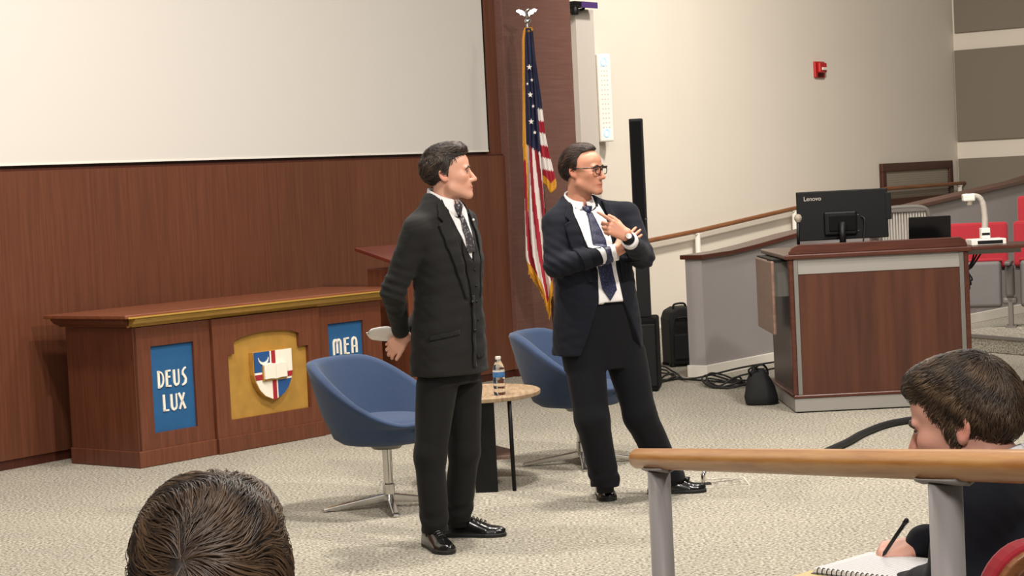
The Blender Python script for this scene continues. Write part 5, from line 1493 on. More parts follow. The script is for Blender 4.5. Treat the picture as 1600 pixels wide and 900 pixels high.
def collar(T, root, cen, zb, zf, r0, m, hgt=0.042, spread=0.045, rk=1.0):
    """fold-down shirt collar: ring round the neck, open at the front with two points"""
    V_, Fc = [], []; n = 40
    for i in range(n + 1):
        a = radians(7 + (360 - 14) * i / n)      # 0 = front
        fr_ = cos(a) * 0.5 + 0.5                    # 1 front, 0 back
        rx_, ry_ = r0 * rk, r0 * 1.02
        ztop = zb + (zf - zb) * fr_
        k = max(0.0, 1 - min(a, 2 * pi - a) / radians(75)); drop = hgt + 0.030 * k
        for rr_, zz in ((0.985, ztop - 0.012), (1.0, ztop), (1.05, ztop - 0.003), (1.14 + 0.08 * k, ztop - drop * 0.6), (1.24 + 0.16 * k, ztop - drop)):
            sh = 1 + (0.0 if zz > ztop - 0.02 else 0.55 * k)
            V_.append(T.frm((cen[0] + rx_ * rr_ * sin(a) * sh, cen[1] + ry_ * rr_ * cos(a), zz)))
    for i in range(n):
        for j in range(4): p = i * 5 + j; Fc.append((p, p + 1, p + 6, p + 5))
    o = mesh_from('shirt_collar', V_, Fc, m, root); up(o, root)
    so = o.modifiers.new('t', 'SOLIDIFY'); so.thickness = 0.003
    return o
collar(TA, PA_, (cnA[0], cnA[1] + 0.004), 1.592, 1.535, 0.0585, M['shirt'], hgt=0.05)
# tie knot
def knot(T, p, m, root, s=1.0):
    bmk = bmesh.new(); lathe(bmk, [(0, 0.02 * s), (0.017 * s, 0.018 * s), (0.015 * s, 0.0), (0.010 * s, -0.02 * s), (0, -0.022 * s)], 12)
    for v in bmk.verts: v.co = Vector(T.frm(np.array(p) + np.array((v.co.x, v.co.y * 0.7, v.co.z))))
    up(finish(bmk, 'tie_knot', m, root, smooth=True), root)
knot(TA, (cnA[0], cnA[1] + 0.086, 1.492), tmA, PA_, 1.3)
# folded papers in the hand behind his back
pv, pf = [], []
pc_ = [at(574, 522, AY + 0.03), at(580, 515, AY + 0.0), at(606, 511, AY - 0.0), at(616, 516, AY + 0.02), at(640, 520, AY + 0.03)]
pd_ = [at(574, 524, AY + 0.05), at(582, 531, AY + 0.16), at(606, 533, AY + 0.18), at(620, 531, AY + 0.18), at(642, 530, AY + 0.18)]
top_ = smooth_path(pc_, 4); bot_ = smooth_path(pd_, 4)
for p, q in zip(top_, bot_):
    for t in (0, 0.25, 0.5, 0.75, 1.0): pv.append(tuple(Vector(p).lerp(Vector(q), t) + Vector((0, -0.05 * sin(pi * t), 0.012 * sin(pi * t)))))
for i in range(len(top_) - 1):
    for j in range(4): k = i * 5 + j; pf.append((k, k + 1, k + 6, k + 5))
po = mesh_from('folded_papers', pv, pf, M['paper']); so = po.modifiers.new('t', 'SOLIDIFY'); so.thickness = 0.004
tag(po, 'folded white papers held behind the back of the man in charcoal suit', 'papers')

# ------------------------------------------------------------------ man in the navy suit (arms crossed, pointing, glasses)
BY = 10.1
b_o = at(936, 600, BY)
PB = thing('person', 'man with glasses in navy suit, one arm across and one hand raised', 'person', (b_o[0], BY, 0))
TB_ = Rig((b_o[0], BY, 0), radians(-157))
HB = Rig(at(911.5, 268, BY - 0.03), radians(-121), radians(-2), 0, 0.95)
cnB = np.array([0.055, -0.022, 1.45])
fB = TB_.R @ np.array([0, 1, 0])
sR, eR, wR = at(868, 350, BY - 0.09), at(869, 415, BY - 0.17), at(957, 395.5, BY - 0.235)
sL, eL, wL = at(980, 337, BY + 0.06), at(1003, 401, BY - 0.06), at(984, 376, BY - 0.32)
hBl = hand_segs(at(979, 369, BY - 0.35), (-0.82, -0.18, 0.52), (0.12, -0.9, 0.22), -1, ((0, 6, 5), (45, 60, 30), (55, 65, 35), (60, 65, 35)), spread=(4, 1, -2, -4), thumb=(30, 25, 20), scale=1.04)
hBr = hand_segs(at(963, 393, BY - 0.235), (0.70, 0.30, 0.46), (0.3, -1, 0.2), 1, ((5, 12, 10),) * 4, thumb=(30, 10, 5), scale=0.97)
nkB = TB_.frm((0, -0.035, 1.40))
LR = (at(913, 553, BY - 0.05), at(925, 655, BY - 0.12), at(945, 752, BY - 0.06))
LL = (at(976, 553, BY + 0.04), at(1000, 648, BY + 0.0), at(1048, 748, BY + 0.10))
def bodyB(P):
    Q = HB.to(P); d = smin(head_sdf(Q, 1.0, 1.12), rc(P, HB.frm((0, -0.022, -0.05)), TB_.frm((0.055, -0.03, 1.42)), 0.056, 0.062) / HB.s, 0.025) * HB.s
    d = smin(d, rc(P, nkB, TB_.frm((0, 0, 0.9)), 0.06, 0.09), 0.04)
    for s, e, w_ in ((sR, eR, wR), (sL, eL, wL)):
        d = smin(d, rc(P, nkB, s, 0.04, 0.04), 0.03); d = smin(d, rc(P, s, e, 0.036, 0.03), 0.02); d = smin(d, rc(P, e, w_, 0.03, 0.026), 0.02)
    for hp, kn, an in (LR, LL):
        d = smin(d, rc(P, hp, kn, 0.05, 0.04), 0.03); d = smin(d, rc(P, kn, an, 0.04, 0.03), 0.03)
    d = smin(d, rc(P, wL, hBl[0][0], 0.026, 0.022), 0.02); d = smin(d, rc(P, wR, hBr[0][0], 0.026, 0.022), 0.02)
    d = smin(d, hand_sdf(P, hBl), 0.01)
    return smin(d, hand_sdf(P, hBr), 0.01)
toneB = np.array(srgb(198, 140, 114)[:3])
bo = mesh_sdf(bodyB, (b_o[0] - 0.36, BY - 0.56, 0.05), (b_o[0] + 0.5, BY + 0.36, 1.82), 0.0042, 'body', M['skin'], PB, colfn=lambda V: head_col(HB.to(V), toneB, 0.2, 0.25)); up(bo, PB)
hfB = lambda Q: head_sdf(Q, 1.0, 1.12)
hmB = hair_mat('brown_hair', srgb(30, 20, 15), srgb(62, 44, 34), (60, 16, 60))
under(PB, add_eyes, HB, PB, (0.05, 0.035, 0.025))
under(PB, add_brows, HB, PB, hmB, hfB)
def shellB(Q):
    d = ell(Q, (0, -0.026, 0.044), (0.084, 0.104, 0.096))
    d = smin(d, ell(Q, (0, 0.01, 0.112), (0.05, 0.06, 0.030)), 0.03)
    return smin(d, ell(Q, (0, -0.085, 0.015), (0.066, 0.04, 0.06)), 0.03)
under(PB, hair_cap, 'hair', HB, hmB, PB, shellB, lambda Q: np.maximum(curve_cut([(-0.10, -0.06), (-0.05, -0.055), (-0.03, -0.048), (-0.024, -0.008), (0.0, 0.003), (0.03, 0.006), (0.07, 0.008), (0.095, 0.022), (0.112, 0.058), (0.13, 0.085)])(Q) - 0.2 * np.maximum(0, 0.04 - np.abs(Q[:, 0])), -0.095 - Q[:, 2]), disp=0.003)
# glasses
gl = thing('glasses', 'dark framed eyeglasses worn by the man in navy suit', 'glasses', tuple(HB.o)); gm = mat('glasses_frame', srgb(16, 14, 14), 0.3)
def gframe(pts, r, nm, closed=False, par=None): o = tubeo(nm, [tuple(HB.frm(p)) for p in pts], r, gm, par or gl, 8, closed=closed); up(o, gl); return o
for sg in (-1, 1):
    ring = []
    for i in range(24):
        a = 2 * pi * i / 24; c_, s_ = cos(a), sin(a)
        ring.append((sg * 0.034 + 0.0265 * math.copysign(abs(c_) ** 0.75, c_), 0.106 - 0.10 * (abs(sg * 0.034 + 0.026 * c_)) ** 1.6, 0.006 + 0.0195 * math.copysign(abs(s_) ** 0.75, s_)))
    gframe(ring, 0.0023, 'rim', True)
    gframe([(sg * 0.034 + 0.0265 * t, 0.107 - 0.10 * (abs(sg * 0.034 + 0.026 * t)) ** 1.6, 0.0245) for t in np.linspace(-1, 1, 9)], 0.0036, 'brow_bar')
    gframe([(sg * 0.061, 0.1, 0.018), (sg * 0.074, 0.09, 0.018), (sg * 0.081, 0.03, 0.016), (sg * 0.082, -0.01, 0.018), (sg * 0.08, -0.035, 0.0)], 0.0028, 'temple_arm')
gframe([(-0.009, 0.108, 0.012), (0, 0.111, 0.016), (0.009, 0.108, 0.012)], 0.0026, 'bridge')
def jacketB(P):
    Q = TB_.to(P)
    d = loft(Q, [(0.735, 0, 0.0, 0.232, 0.165), (0.85, 0, 0.004, 0.226, 0.165), (0.98, 0, 0.01, 0.214, 0.158), (1.08, 0, 0.012, 0.204, 0.148), (1.2, 0.015, 0.01, 0.206, 0.140), (1.29, 0.025, 0.0, 0.210, 0.132), (1.365, 0.035, -0.008, 0.204, 0.120), (1.41, 0.04, -0.012, 0.182, 0.108), (1.452, 0.05, -0.02, 0.142, 0.094), (1.487, cnB[0], cnB[1] - 0.006, 0.104, 0.082), (1.515, cnB[0], cnB[1] - 0.006, 0.080, 0.074)], 2.2)
    for s, sg in ((sR, 1), (sL, -1)): d = smin(d, rc(P, TB_.frm((cnB[0] + sg * 0.06, -0.022, 1.452)), s + np.array([0, 0, 0.012]), 0.046, 0.056), 0.04)
    wr = vnoise(Q * np.array([1, 1, 1.6], f32), 26, 15) * 0.0035 + vnoise(Q * np.array([1, 1, 2.2], f32), 55, 16) * 0.0018
    for s, e, w_ in ((sR, eR, wR), (sL, eL, wL)):
        e2 = w_ - (w_ - e) / np.linalg.norm(w_ - e) * 0.03
        a = smin(rc(P, s, e, 0.064, 0.058), rc(P, e, e2, 0.058, 0.043), 0.02)
        dv = (w_ - e) / np.linalg.norm(w_ - e)
        d = smin(d, a, 0.022)
        r_ = np.sqrt(((P - e.astype(f32)) ** 2).sum(1)); wr = wr + 0.004 * np.exp(-(r_ / 0.10) ** 2) * np.sin(P[:, 2] * 130 + P[:, 0] * 90)
    d = sub(d, rc(Q, (cnB[0], cnB[1] + 0.034, 1.425), (cnB[0], cnB[1] + 0.05, 1.62), 0.056, 0.126), 0.006)
    z = Q[:, 2]; xl = 0.062 + (0.985 - z) * 0.34; xr = -0.078 - (0.985 - z) * 0.46   # the open fronts swing apart below the waist
    d = sub(d, np.maximum(np.maximum(Q[:, 0] - xl, xr - Q[:, 0]), np.maximum(z - 0.985, 0.03 - Q[:, 1])), 0.012)
    return d + wr
JB = mesh_sdf(jacketB, (b_o[0] - 0.38, BY - 0.52, 0.70), (b_o[0] + 0.36, BY + 0.40, 1.56), 0.0055, 'jacket', M['navy'], PB); up(JB, PB)
for w_, e in ((wR, eR), (wL, eL)):
    dv = (w_ - e) / np.linalg.norm(w_ - e)
    cf = tubeo('shirt_cuff', [tuple(w_ - dv * 0.02), tuple(w_ - dv * 0.005), tuple(w_ + dv * 0.022), tuple(w_ + dv * 0.024)], [0.040, 0.041, 0.040, 0.034], M['shirt'], PB, 20); up(cf, PB)
dv = (wL - eL) / np.linalg.norm(wL - eL)
wt = thing('wristwatch', 'dark wristwatch on the raised wrist of the man in navy suit', 'watch', tuple(wL + dv * 0.03))
w1 = tubeo('strap', [tuple(wL + dv * 0.026), tuple(wL + dv * 0.04)], 0.0305, M['black'], wt, 20); up(w1, wt)
bmw = bmesh.new(); lathe(bmw, [(0, 0), (0.014, 0), (0.014, 0.005), (0, 0.006)], 18)
mtx = Matrix.Translation(Vector(wL + dv * 0.033) + Vector((0.0, -0.028, 0.012))) @ Vector((0.1, -0.9, 0.4)).to_track_quat('Z', 'Y').to_matrix().to_4x4()
bmesh.ops.transform(bmw, matrix=mtx, verts=bmw.verts[:]); up(finish(bmw, 'watch_case', M['steel'], wt, smooth=False), wt)
def trousersB(P):
    Q = TB_.to(P)
    d = loft(Q, [(0.66, 0, 0.0, 0.175, 0.128), (0.82, 0, 0.0, 0.190, 0.146), (1.005, 0, 0.008, 0.19, 0.146)], 2.2)
    for k, (hp, kn, an) in enumerate((LR, LL)):
        an2 = an + (an - kn) / np.linalg.norm(an - kn) * 0.05
        l = smin(rc(P, hp, kn, 0.105, 0.082), rc(P, kn, an2, 0.082, 0.070), 0.03)
        l = np.maximum(l, (0.080 if k == 0 else 0.07) - P[:, 2])
        d = smin(d, l, 0.02)
    zz = P[:, 2]
    fold = 0.0035 * np.exp(-((zz - 0.12) / 0.06) ** 2) * np.sin(zz * 85 + Q[:, 0] * 45 + Q[:, 1] * 30)
    return d + fold + vnoise(Q * np.array([1, 1, 0.35], f32), 38, 19) * 0.004
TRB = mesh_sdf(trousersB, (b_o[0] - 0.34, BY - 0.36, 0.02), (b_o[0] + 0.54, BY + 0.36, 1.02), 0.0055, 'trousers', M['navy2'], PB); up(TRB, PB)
under(PB, shoe, 'shoe', fl(945, 777), radians(-84), PB, True, 0.29)
under(PB, shoe, 'shoe', fl(1058, 770), radians(-6), PB, True, 0.29)
for q in (LR, LL): up(tubeo('sock', [tuple(q[2] + np.array([0, 0, 0.06])), (q[2][0], q[2][1], 0.05)], 0.043, M['sock'], PB, 16), PB)
SFB = Surf([JB])
padd('shirt_front', [(-0.01, 1.485), (0.12, 1.485), (0.13, 1.43), (0.10, 1.30), (0.05, 1.15), (0.06, 0.985), (-0.075, 0.985), (-0.05, 1.15), (-0.045, 1.30), (-0.03, 1.43)], M['shirt'], PB, SFB, TB_, 0.003, ang=0)
tmB = tie_mat('navy_dotted_tie', srgb(24, 28, 58), srgb(62, 72, 110), 110)
padd('tie', [(0.036, 1.462), (0.072, 1.462), (0.066, 1.43), (0.066, 1.30), (0.040, 1.06), (0.002, 1.0), (-0.038, 1.05), (-0.004, 1.30), (0.040, 1.43)], tmB, PB, SFB, TB_, 0.010, 0.006)
for sg in (1, -1):
    lap = [(0.076, 1.488), (0.096, 1.475), (0.108, 1.44), (0.12, 1.418), (0.102, 1.396), (0.132, 1.38), (0.125, 1.28), (0.075, 1.10), (0.05, 1.09), (0.062, 1.24), (0.07, 1.38), (0.072, 1.44)]
    lap = [(x + sg * max(0, min(1, (z - 1.09) / 0.35)) * 0.045, z) for x, z in lap]
    padd('lapel', [(sg * x, z) for x, z in lap][::sg], M['navy'], PB, SFB, TB_, 0.011, 0.005, ang=sg * 10)
collar(TB_, PB, (cnB[0], cnB[1] + 0.004), 1.545, 1.482, 0.0645, M['shirt'], hgt=0.052)
knot(TB_, (cnB[0], cnB[1] + 0.098, 1.436), tmB, PB, 1.5)
# ------------------------------------------------------------------ hair strands combed over a hair cap
def strands(name, rig, shell, cutf, parent, field, N, steps, step, wid, cols, lift=0.002, seed=1, clump=0.35):
    r = np.random.RandomState(seed)
    def grad(P, e=0.0015):
        g = np.stack([shell(P + np.array(v, f32)) - shell(P - np.array(v, f32)) for v in ((e, 0, 0), (0, e, 0), (0, 0, e))], 1)
        return g / (np.linalg.norm(g, axis=1, keepdims=True) + 1e-9)
    U_ = r.normal(size=(N * 3, 3)); U_ /= np.linalg.norm(U_, axis=1, keepdims=True)
    P = (U_ * np.array([0.09, 0.11, 0.1]) + np.array([0, -0.02, 0.045])).astype(f32)
    for _ in range(5): P = P - grad(P) * shell(P)[:, None]
    P = P[cutf(P) < 0.002][:N]
    n = len(P); path = []
    lf = lift * (0.4 + 1.2 * r.rand(n)).astype(f32)
    ph = r.normal(size=(n, 3)).astype(f32) * 0.12
    for k in range(steps + 1):
        path.append(P.copy())
        nn = grad(P); v = field(P) + ph
        v = v + clump * np.stack([vnoise(P, 38, 40), vnoise(P, 38, 41), vnoise(P, 38, 42)], 1) * 2
        v = v - nn * (v * nn).sum(1, keepdims=True); v /= np.linalg.norm(v, axis=1, keepdims=True) + 1e-9
        P = (P + v * step).astype(f32)
        nn = grad(P); tgt = lf * sin(pi * min(1, (k + 1) / steps) * 0.8)
        P = (P - nn * (shell(P) - tgt)[:, None]).astype(f32)
    path = np.stack(path, 1)                      # n, steps+1, 3
    T = np.gradient(path, axis=1); T /= np.linalg.norm(T, axis=2, keepdims=True) + 1e-9
    nn = np.stack([grad(path[:, k]) for k in range(steps + 1)], 1)
    S = np.cross(T, nn); S /= np.linalg.norm(S, axis=2, keepdims=True) + 1e-9
    w_ = (wid * (0.6 + 0.8 * r.rand(n)))[:, None] * np.interp(np.linspace(0, 1, steps + 1), [0, 0.15, 0.7, 1], [0.5, 1, 0.9, 0.1])[None]
    A = path - S * w_[..., None]; Bp = path + nn * (w_ * 0.9)[..., None]; Cq = path + S * w_[..., None]
    V_ = np.stack([A, Bp, Cq], 2).reshape(-1, 3)  # n*(steps+1)*3
    V_ = rig.frm(V_)
    base = np.arange(n)[:, None] * (steps + 1) * 3 + np.arange(steps)[None] * 3
    q = []
    for a, b in ((0, 1), (1, 2)):
        q.append(np.stack([base + a, base + b, base + 3 + b, base + 3 + a], -1).reshape(-1, 4))
    Q = np.concatenate(q)
    me = bpy.data.meshes.new(name)
    me.vertices.add(len(V_)); me.vertices.foreach_set('co', V_.astype(f32).ravel())
    me.loops.add(len(Q) * 4); me.loops.foreach_set('vertex_index', Q.astype(np.int32).ravel())
    me.polygons.add(len(Q)); me.polygons.foreach_set('loop_start', np.arange(0, len(Q) * 4, 4, dtype=np.int32))
    me.polygons.foreach_set('use_smooth', np.ones(len(Q), bool)); me.update(calc_edges=True)
    c0, c1 = np.array(cols[0][:3]), np.array(cols[1][:3])
    t = np.clip(r.rand(n) ** 1.6 * 0.35 + 0.75 * (vnoise(path[:, 0].astype(f32), 75, 77) + 0.25), 0, 1)
    C = (c0[None] * (1 - t[:, None]) + c1[None] * t[:, None])
    C = np.repeat(C, (steps + 1) * 3, axis=0)
    ca = me.color_attributes.new('Col', 'FLOAT_COLOR', 'POINT')
    ca.data.foreach_set('color', np.concatenate([C, np.ones((len(C), 1))], 1).astype(f32).ravel())
    me.materials.append(vcol_mat('hair_strand', rough=0.42, sss=0.0, spec=0.45))
    o = bpy.data.objects.new(name, me); link(o, parent); o['kind'] = 'stuff'; up(o, parent)
    return o
def whorl_field(w, swirl=0.5, fwd=0.0):
    w = np.array(w, f32)
    def fld(P):
        v = P - w; l = np.linalg.norm(v, axis=1, keepdims=True) + 0.01
        c = P - np.array([0, -0.02, 0.03], f32); c /= np.linalg.norm(c, axis=1, keepdims=True) + 1e-9
        return v / l + swirl * np.cross(c, v / l) + np.array([0, fwd, 0], f32)
    return fld
cutA = lambda Q: np.maximum(curve_cut([(-0.09, -0.055), (-0.045, -0.05), (-0.044, -0.044), (-0.040, 0.004), (0.0, 0.012), (0.03, 0.018), (0.062, 0.028), (0.078, 0.05), (0.090, 0.084), (0.12, 0.108)])(Q) + 0.25 * np.maximum(0, np.abs(Q[:, 0]) - 0.05), -0.085 - Q[:, 2])
def fieldA(P):
    side = np.clip((0.10 - P[:, 2]) / 0.06, 0, 1)[:, None]
    top_d = np.array([[0.25, 0.75, 0.35]], f32); side_d = np.array([[0, -0.75, -0.6]], f32)
    return top_d * (1 - side) + side_d * side
strands('hair_strands', HA, shellA, cutA, PA_, fieldA, 1500, 5, 0.006, 0.0011, (srgb(24, 18, 15), srgb(84, 66, 52)), 0.004, 5, 0.5)
cutB = lambda Q: np.maximum(curve_cut([(-0.10, -0.06), (-0.05, -0.055), (-0.03, -0.048), (-0.024, -0.008), (0.0, 0.003), (0.03, 0.006), (0.07, 0.008), (0.095, 0.022), (0.112, 0.056), (0.13, 0.08)])(Q) - 0.2 * np.maximum(0, 0.04 - np.abs(Q[:, 0])), -0.09 - Q[:, 2])
def fieldB(P):
    side = np.clip((0.10 - P[:, 2]) / 0.07, 0, 1)[:, None]
    return np.array([[0.35, -0.9, 0.0]], f32) * (1 - side) + np.array([[0, -0.75, -0.55]], f32) * side
strands('hair_strands', HB, shellB, cutB, PB, fieldB, 1500, 6, 0.007, 0.0010, (srgb(26, 17, 13), srgb(82, 58, 44)), 0.0025, 6, 0.25)

# ------------------------------------------------------------------ seated student writing (right foreground)
DY = 4.15
HD = Rig(at(1505, 662, DY), radians(60), radians(-13), radians(-4), 1.0)
fH = np.array([-0.866, 0.5, 0]); fD = np.array([-0.5, 0.85, 0]); fD /= np.linalg.norm(fD); lD = np.array([-fD[1], fD[0], 0])
nkD = HD.o - fH * 0.085 + np.array([0, 0, -0.125])
pel = np.array([nkD[0], nkD[1], 0]) - fD * 0.16 + lD * 0.16 + np.array([0, 0, 0.54])
PD = thing('person', 'seated young man in dark blazer bending over a notebook, writing', 'person', (pel[0], pel[1], 0))
chest = nkD - fD * 0.05 + np.array([0, 0, -0.17])
sLd = at(1522, 778, 3.98); sRd = nkD - lD * 0.17 + np.array([0, 0, -0.06])
eLd = at(1496, 918, 3.98); wLd = at(1405, 930, 4.22)
eRd = at(1520, 880, 4.42); wRd = at(1446, 851, 4.40)
hD = hand_segs(at(1437, 851, 4.40), (-0.88, 0.05, -0.16), (-0.12, -0.35, 0.9), 1, ((30, 42, 25), (40, 50, 30), (48, 55, 35), (52, 55, 35)), thumb=(6, -6, 12), scale=0.93)
hDl = hand_segs(at(1400, 930, 4.24), (-0.8, 0.5, -0.1), (0, -0.2, 1), -1, ((10, 10, 10),) * 4, scale=0.95)
kL = pel + fD * 0.42 + lD * 0.12 + np.array([0, 0, 0.0]); kR = pel + fD * 0.42 - lD * 0.12
aL = kL + fD * 0.02 + np.array([0, 0, -0.46]); aR = kR + fD * 0.02 + np.array([0, 0, -0.46])
def bodyD(P):
    Q = HD.to(P); d = smin(head_sdf(Q), rc(P, HD.frm((0, -0.025, -0.05)), nkD, 0.055, 0.06) / HD.s, 0.025) * HD.s
    d = smin(d, rc(P, nkD, pel, 0.06, 0.09), 0.04)
    for s, e, w_ in ((sLd, eLd, wLd), (sRd, eRd, wRd)):
        d = smin(d, rc(P, nkD, s, 0.05, 0.04), 0.03); d = smin(d, rc(P, s, e, 0.036, 0.03), 0.02); d = smin(d, rc(P, e, w_, 0.03, 0.025), 0.02)
    for k_, a_2 in ((kL, aL), (kR, aR)): d = smin(smin(d, rc(P, pel, k_, 0.06, 0.05), 0.03), rc(P, k_, a_2, 0.045, 0.035), 0.03)
    d = smin(d, rc(P, wRd, hD[0][0], 0.026, 0.024), 0.02); d = smin(d, rc(P, wLd, hDl[0][0], 0.026, 0.024), 0.02)
    return smin(smin(d, hand_sdf(P, hD), 0.008), hand_sdf(P, hDl), 0.008)
lo_ = np.minimum.reduce([pel, HD.o, wLd, wRd, aL, kR, kL]) - 0.25; hi_ = np.maximum.reduce([pel, HD.o, wLd, wRd, kR, sRd, sLd]) + 0.25; lo_[2] = 0.04
toneD = np.array(srgb(222, 166, 146)[:3])
o = mesh_sdf(bodyD, lo_, hi_, 0.0042, 'body', M['skin'], PD, colfn=lambda V: head_col(HD.to(V), toneD, 0.05, 0.35)); up(o, PD)
under(PD, add_eyes, HD, PD, (0.06, 0.05, 0.04))
hmD = hair_mat('chestnut_hair', srgb(38, 27, 19), srgb(70, 53, 38), (60, 30, 60))
under(PD, add_brows, HD, PD, hmD, lambda Q: head_sdf(Q))
def shellD(Q):
    d = ell(Q, (0, -0.024, 0.046), (0.085, 0.107, 0.098))
    d = smin(d, ell(Q, (0, 0.045, 0.100), (0.060, 0.054, 0.034)), 0.035)
    X = Q.copy(); X[:, 0] = np.abs(X[:, 0]); d = smin(d, ell(X, (0.062, 0.006, -0.008), (0.014, 0.014, 0.036)), 0.012)
    return smin(d, ell(Q, (0, -0.083, 0.01), (0.070, 0.045, 0.062)), 0.03)
cutD = lambda Q: np.maximum(curve_cut([(-0.09, -0.058), (-0.046, -0.052), (-0.047, -0.046), (-0.043, 0.004), (0.0, 0.014), (0.03, 0.022), (0.055, 0.038), (0.07, 0.070), (0.08, 0.105), (0.12, 0.12)])(Q), -0.062 - Q[:, 2] + 0.35 * np.maximum(0, -0.06 - Q[:, 1]) * 0)
under(PD, hair_cap, 'hair', HD, hmD, PD, shellD, cutD, disp=0.002, zlo=-0.11)
def fieldD(P):
    w = np.array([0.0, -0.085, 0.115], f32); v = P - w; l = np.linalg.norm(v, axis=1, keepdims=True) + 0.01
    return v / l + np.array([0, 0.15, -0.1], f32)
strands('hair_strands', HD, shellD, cutD, PD, fieldD, 6500, 5, 0.0050, 0.0007, (srgb(44, 32, 23), srgb(112, 90, 68)), 0.0035, 15, 0.22)
def jacketD(P):
    d = rce(P, chest, pel, 0.17, 0.18, lD, 0.72)
    d = smin(d, rc(P, sLd, sRd, 0.075, 0.075), 0.08)
    d = smin(d, rc(P, nkD - fD * 0.02 + np.array([0, 0, -0.03]), chest, 0.085, 0.13), 0.05)
    for s, e, w_ in ((sLd, eLd, wLd), (sRd, eRd, wRd)):
        a = smin(rc(P, s, e, 0.075, 0.062), rc(P, e, w_, 0.062, 0.044), 0.03); d = smin(d, a, 0.03)
    d = sub(d, rc(P, nkD + (HD.o - nkD) * 0.15, HD.o + (HD.o - nkD) * 0.2, 0.066, 0.09), 0.008)
    return d + 0.004 * vnoise(P, 30, 8) + 0.002 * vnoise(P, 70, 9)
o = mesh_sdf(jacketD, lo_ + np.array([0, 0, 0.3]), hi_, 0.006, 'blazer', M['blazer'], PD); up(o, PD)
def trousersD(P):
    d = 9.0
    for k_, a_2, sg in ((kL, aL, 1), (kR, aR, -1)):
        l = smin(rc(P, pel + lD * sg * 0.09, k_, 0.10, 0.078), rc(P, k_, a_2, 0.078, 0.065), 0.03)
        d = l if isinstance(d, float) else smin(d, l, 0.03)
    d = smin(d, rce(P, pel + np.array([0, 0, 0.08]), pel, 0.16, 0.165, lD, 0.75), 0.04)
    return d + 0.003 * vnoise(P, 35, 3)
o = mesh_sdf(trousersD, np.minimum.reduce([pel, aL, aR]) - np.array([0.25, 0.25, -0.0]), np.maximum.reduce([pel, kL, kR]) + 0.25, 0.009, 'trousers', M['blazer'], PD); up(o, PD)
for a_2 in (aL, aR): under(PD, shoe, 'shoe', np.array([a_2[0], a_2[1], 0]) + fD * 0.06, atan2(fD[1], fD[0]), PD)
# white shirt collar standing out of the blazer
cv, cf_ = [], []
axd = (HD.frm((0, -0.03, -0.05)) - nkD); axd /= np.linalg.norm(axd); s1_ = np.cross(axd, [0, 0, 1.0]); s1_ /= np.linalg.norm(s1_); s2_ = np.cross(s1_, axd)
for i in range(41):
    a = 2 * pi * i / 40
    for r_, z_ in ((0.064, 0.045), (0.067, 0.062), (0.072, 0.058), (0.084, 0.012)):
        cv.append(nkD + axd * z_ + (s1_ * sin(a) + s2_ * cos(a)) * r_)
for i in range(40):
    for j in range(3): k = i * 4 + j; cf_.append((k, k + 1, k + 5, k + 4))
o = mesh_from('shirt_collar', cv, cf_, M['shirt'], PD); up(o, PD); so = o.modifiers.new('t', 'SOLIDIFY'); so.thickness = 0.003

# seat of the student, with its tablet arm
ST = thing('auditorium_seat', 'red seat with wooden back panel under the writing student', 'seat', (pel[0] + lD[0] * 0.065, pel[1] + lD[1] * 0.065, 0), atan2(fD[1], fD[0]) - pi / 2 - 0.16)
# local +y = facing, so the back is at -y
Rb = Matrix.Translation((0, -0.24, 0.455)) @ Matrix.Rotation(radians(12), 4, 'X')
def rounded(w_, h_, r_, z0=0.0, n=8):
    pts = [(-w_, z0), (w_, z0)]
    for i in range(n + 1): a = pi / 2 * i / n; pts.append((w_ - r_ + r_ * cos(a), h_ - r_ + r_ * sin(a)))
    for i in range(n + 1): a = pi / 2 + pi / 2 * i / n; pts.append((-w_ + r_ + r_ * cos(a), h_ - r_ + r_ * sin(a)))
    return pts
for nm, w_, h_, d0, d1, m_ in (('back_cushion', 0.245, 0.52, -0.05, -0.012, 'redcloth'), ('back_rim', 0.242, 0.516, -0.064, -0.05, 'railwood'), ('back_panel', 0.230, 0.504, -0.074, -0.055, 'seatback')):
    bm = bmesh.new(); vs = prism(bm, rounded(w_, h_, 0.09), d0, d1); bmesh.ops.transform(bm, matrix=Rb, verts=bm.verts[:])
    finish(bm, nm, M[m_], ST, bevel=0.008 if nm == 'back_cushion' else 0.003)
boxo('seat_cushion', -0.24, 0.24, -0.22, 0.27, 0.38, 0.45, M['redcloth'], ST, bevel=0.03, seg=3)
boxo('seat_pan', -0.23, 0.23, -0.2, 0.25, 0.34, 0.38, M['greyshell'], ST, bevel=0.01)
for x in (-0.27, 0.27):
    boxo('stanchion', x - 0.02, x + 0.02, -0.1, 0.0, 0, 0.6, M['meshframe'], ST, bevel=0.006)
    boxo('armrest', x - 0.035, x + 0.035, -0.2, 0.12, 0.6, 0.63, M['greyshell'], ST, bevel=0.01)
    boxo('foot_plate', x - 0.05, x + 0.05, -0.16, 0.06, 0, 0.015, M['meshframe'], ST)
NZ = 0.76
n0 = fl(1268, 888, NZ); e1 = np.array([0.70, 0.714, 0]); e2 = np.array([0.60, -0.80, 0]); e2 = e2 - e1 * (e1 @ e2); e2 /= np.linalg.norm(e2)
tcen = n0 + e1 * 0.11 + e2 * 0.12
TAB = thing('tablet_arm', 'pale wood writing tablet under the notebook of the writing student', 'writing tablet', (tcen[0], tcen[1], 0))
bm = bmesh.new(); tp = [(tcen + e1 * a + e2 * b) for a, b in ((-0.17, -0.10), (-0.15, -0.15), (0.10, -0.16), (0.15, -0.12), (0.16, 0.16), (0.10, 0.2), (-0.13, 0.2), (-0.17, 0.15))]
vs = prism(bm, [(p[0] - tcen[0], p[1] - tcen[1]) for p in tp], NZ - 0.032, NZ - 0.012, 'z')
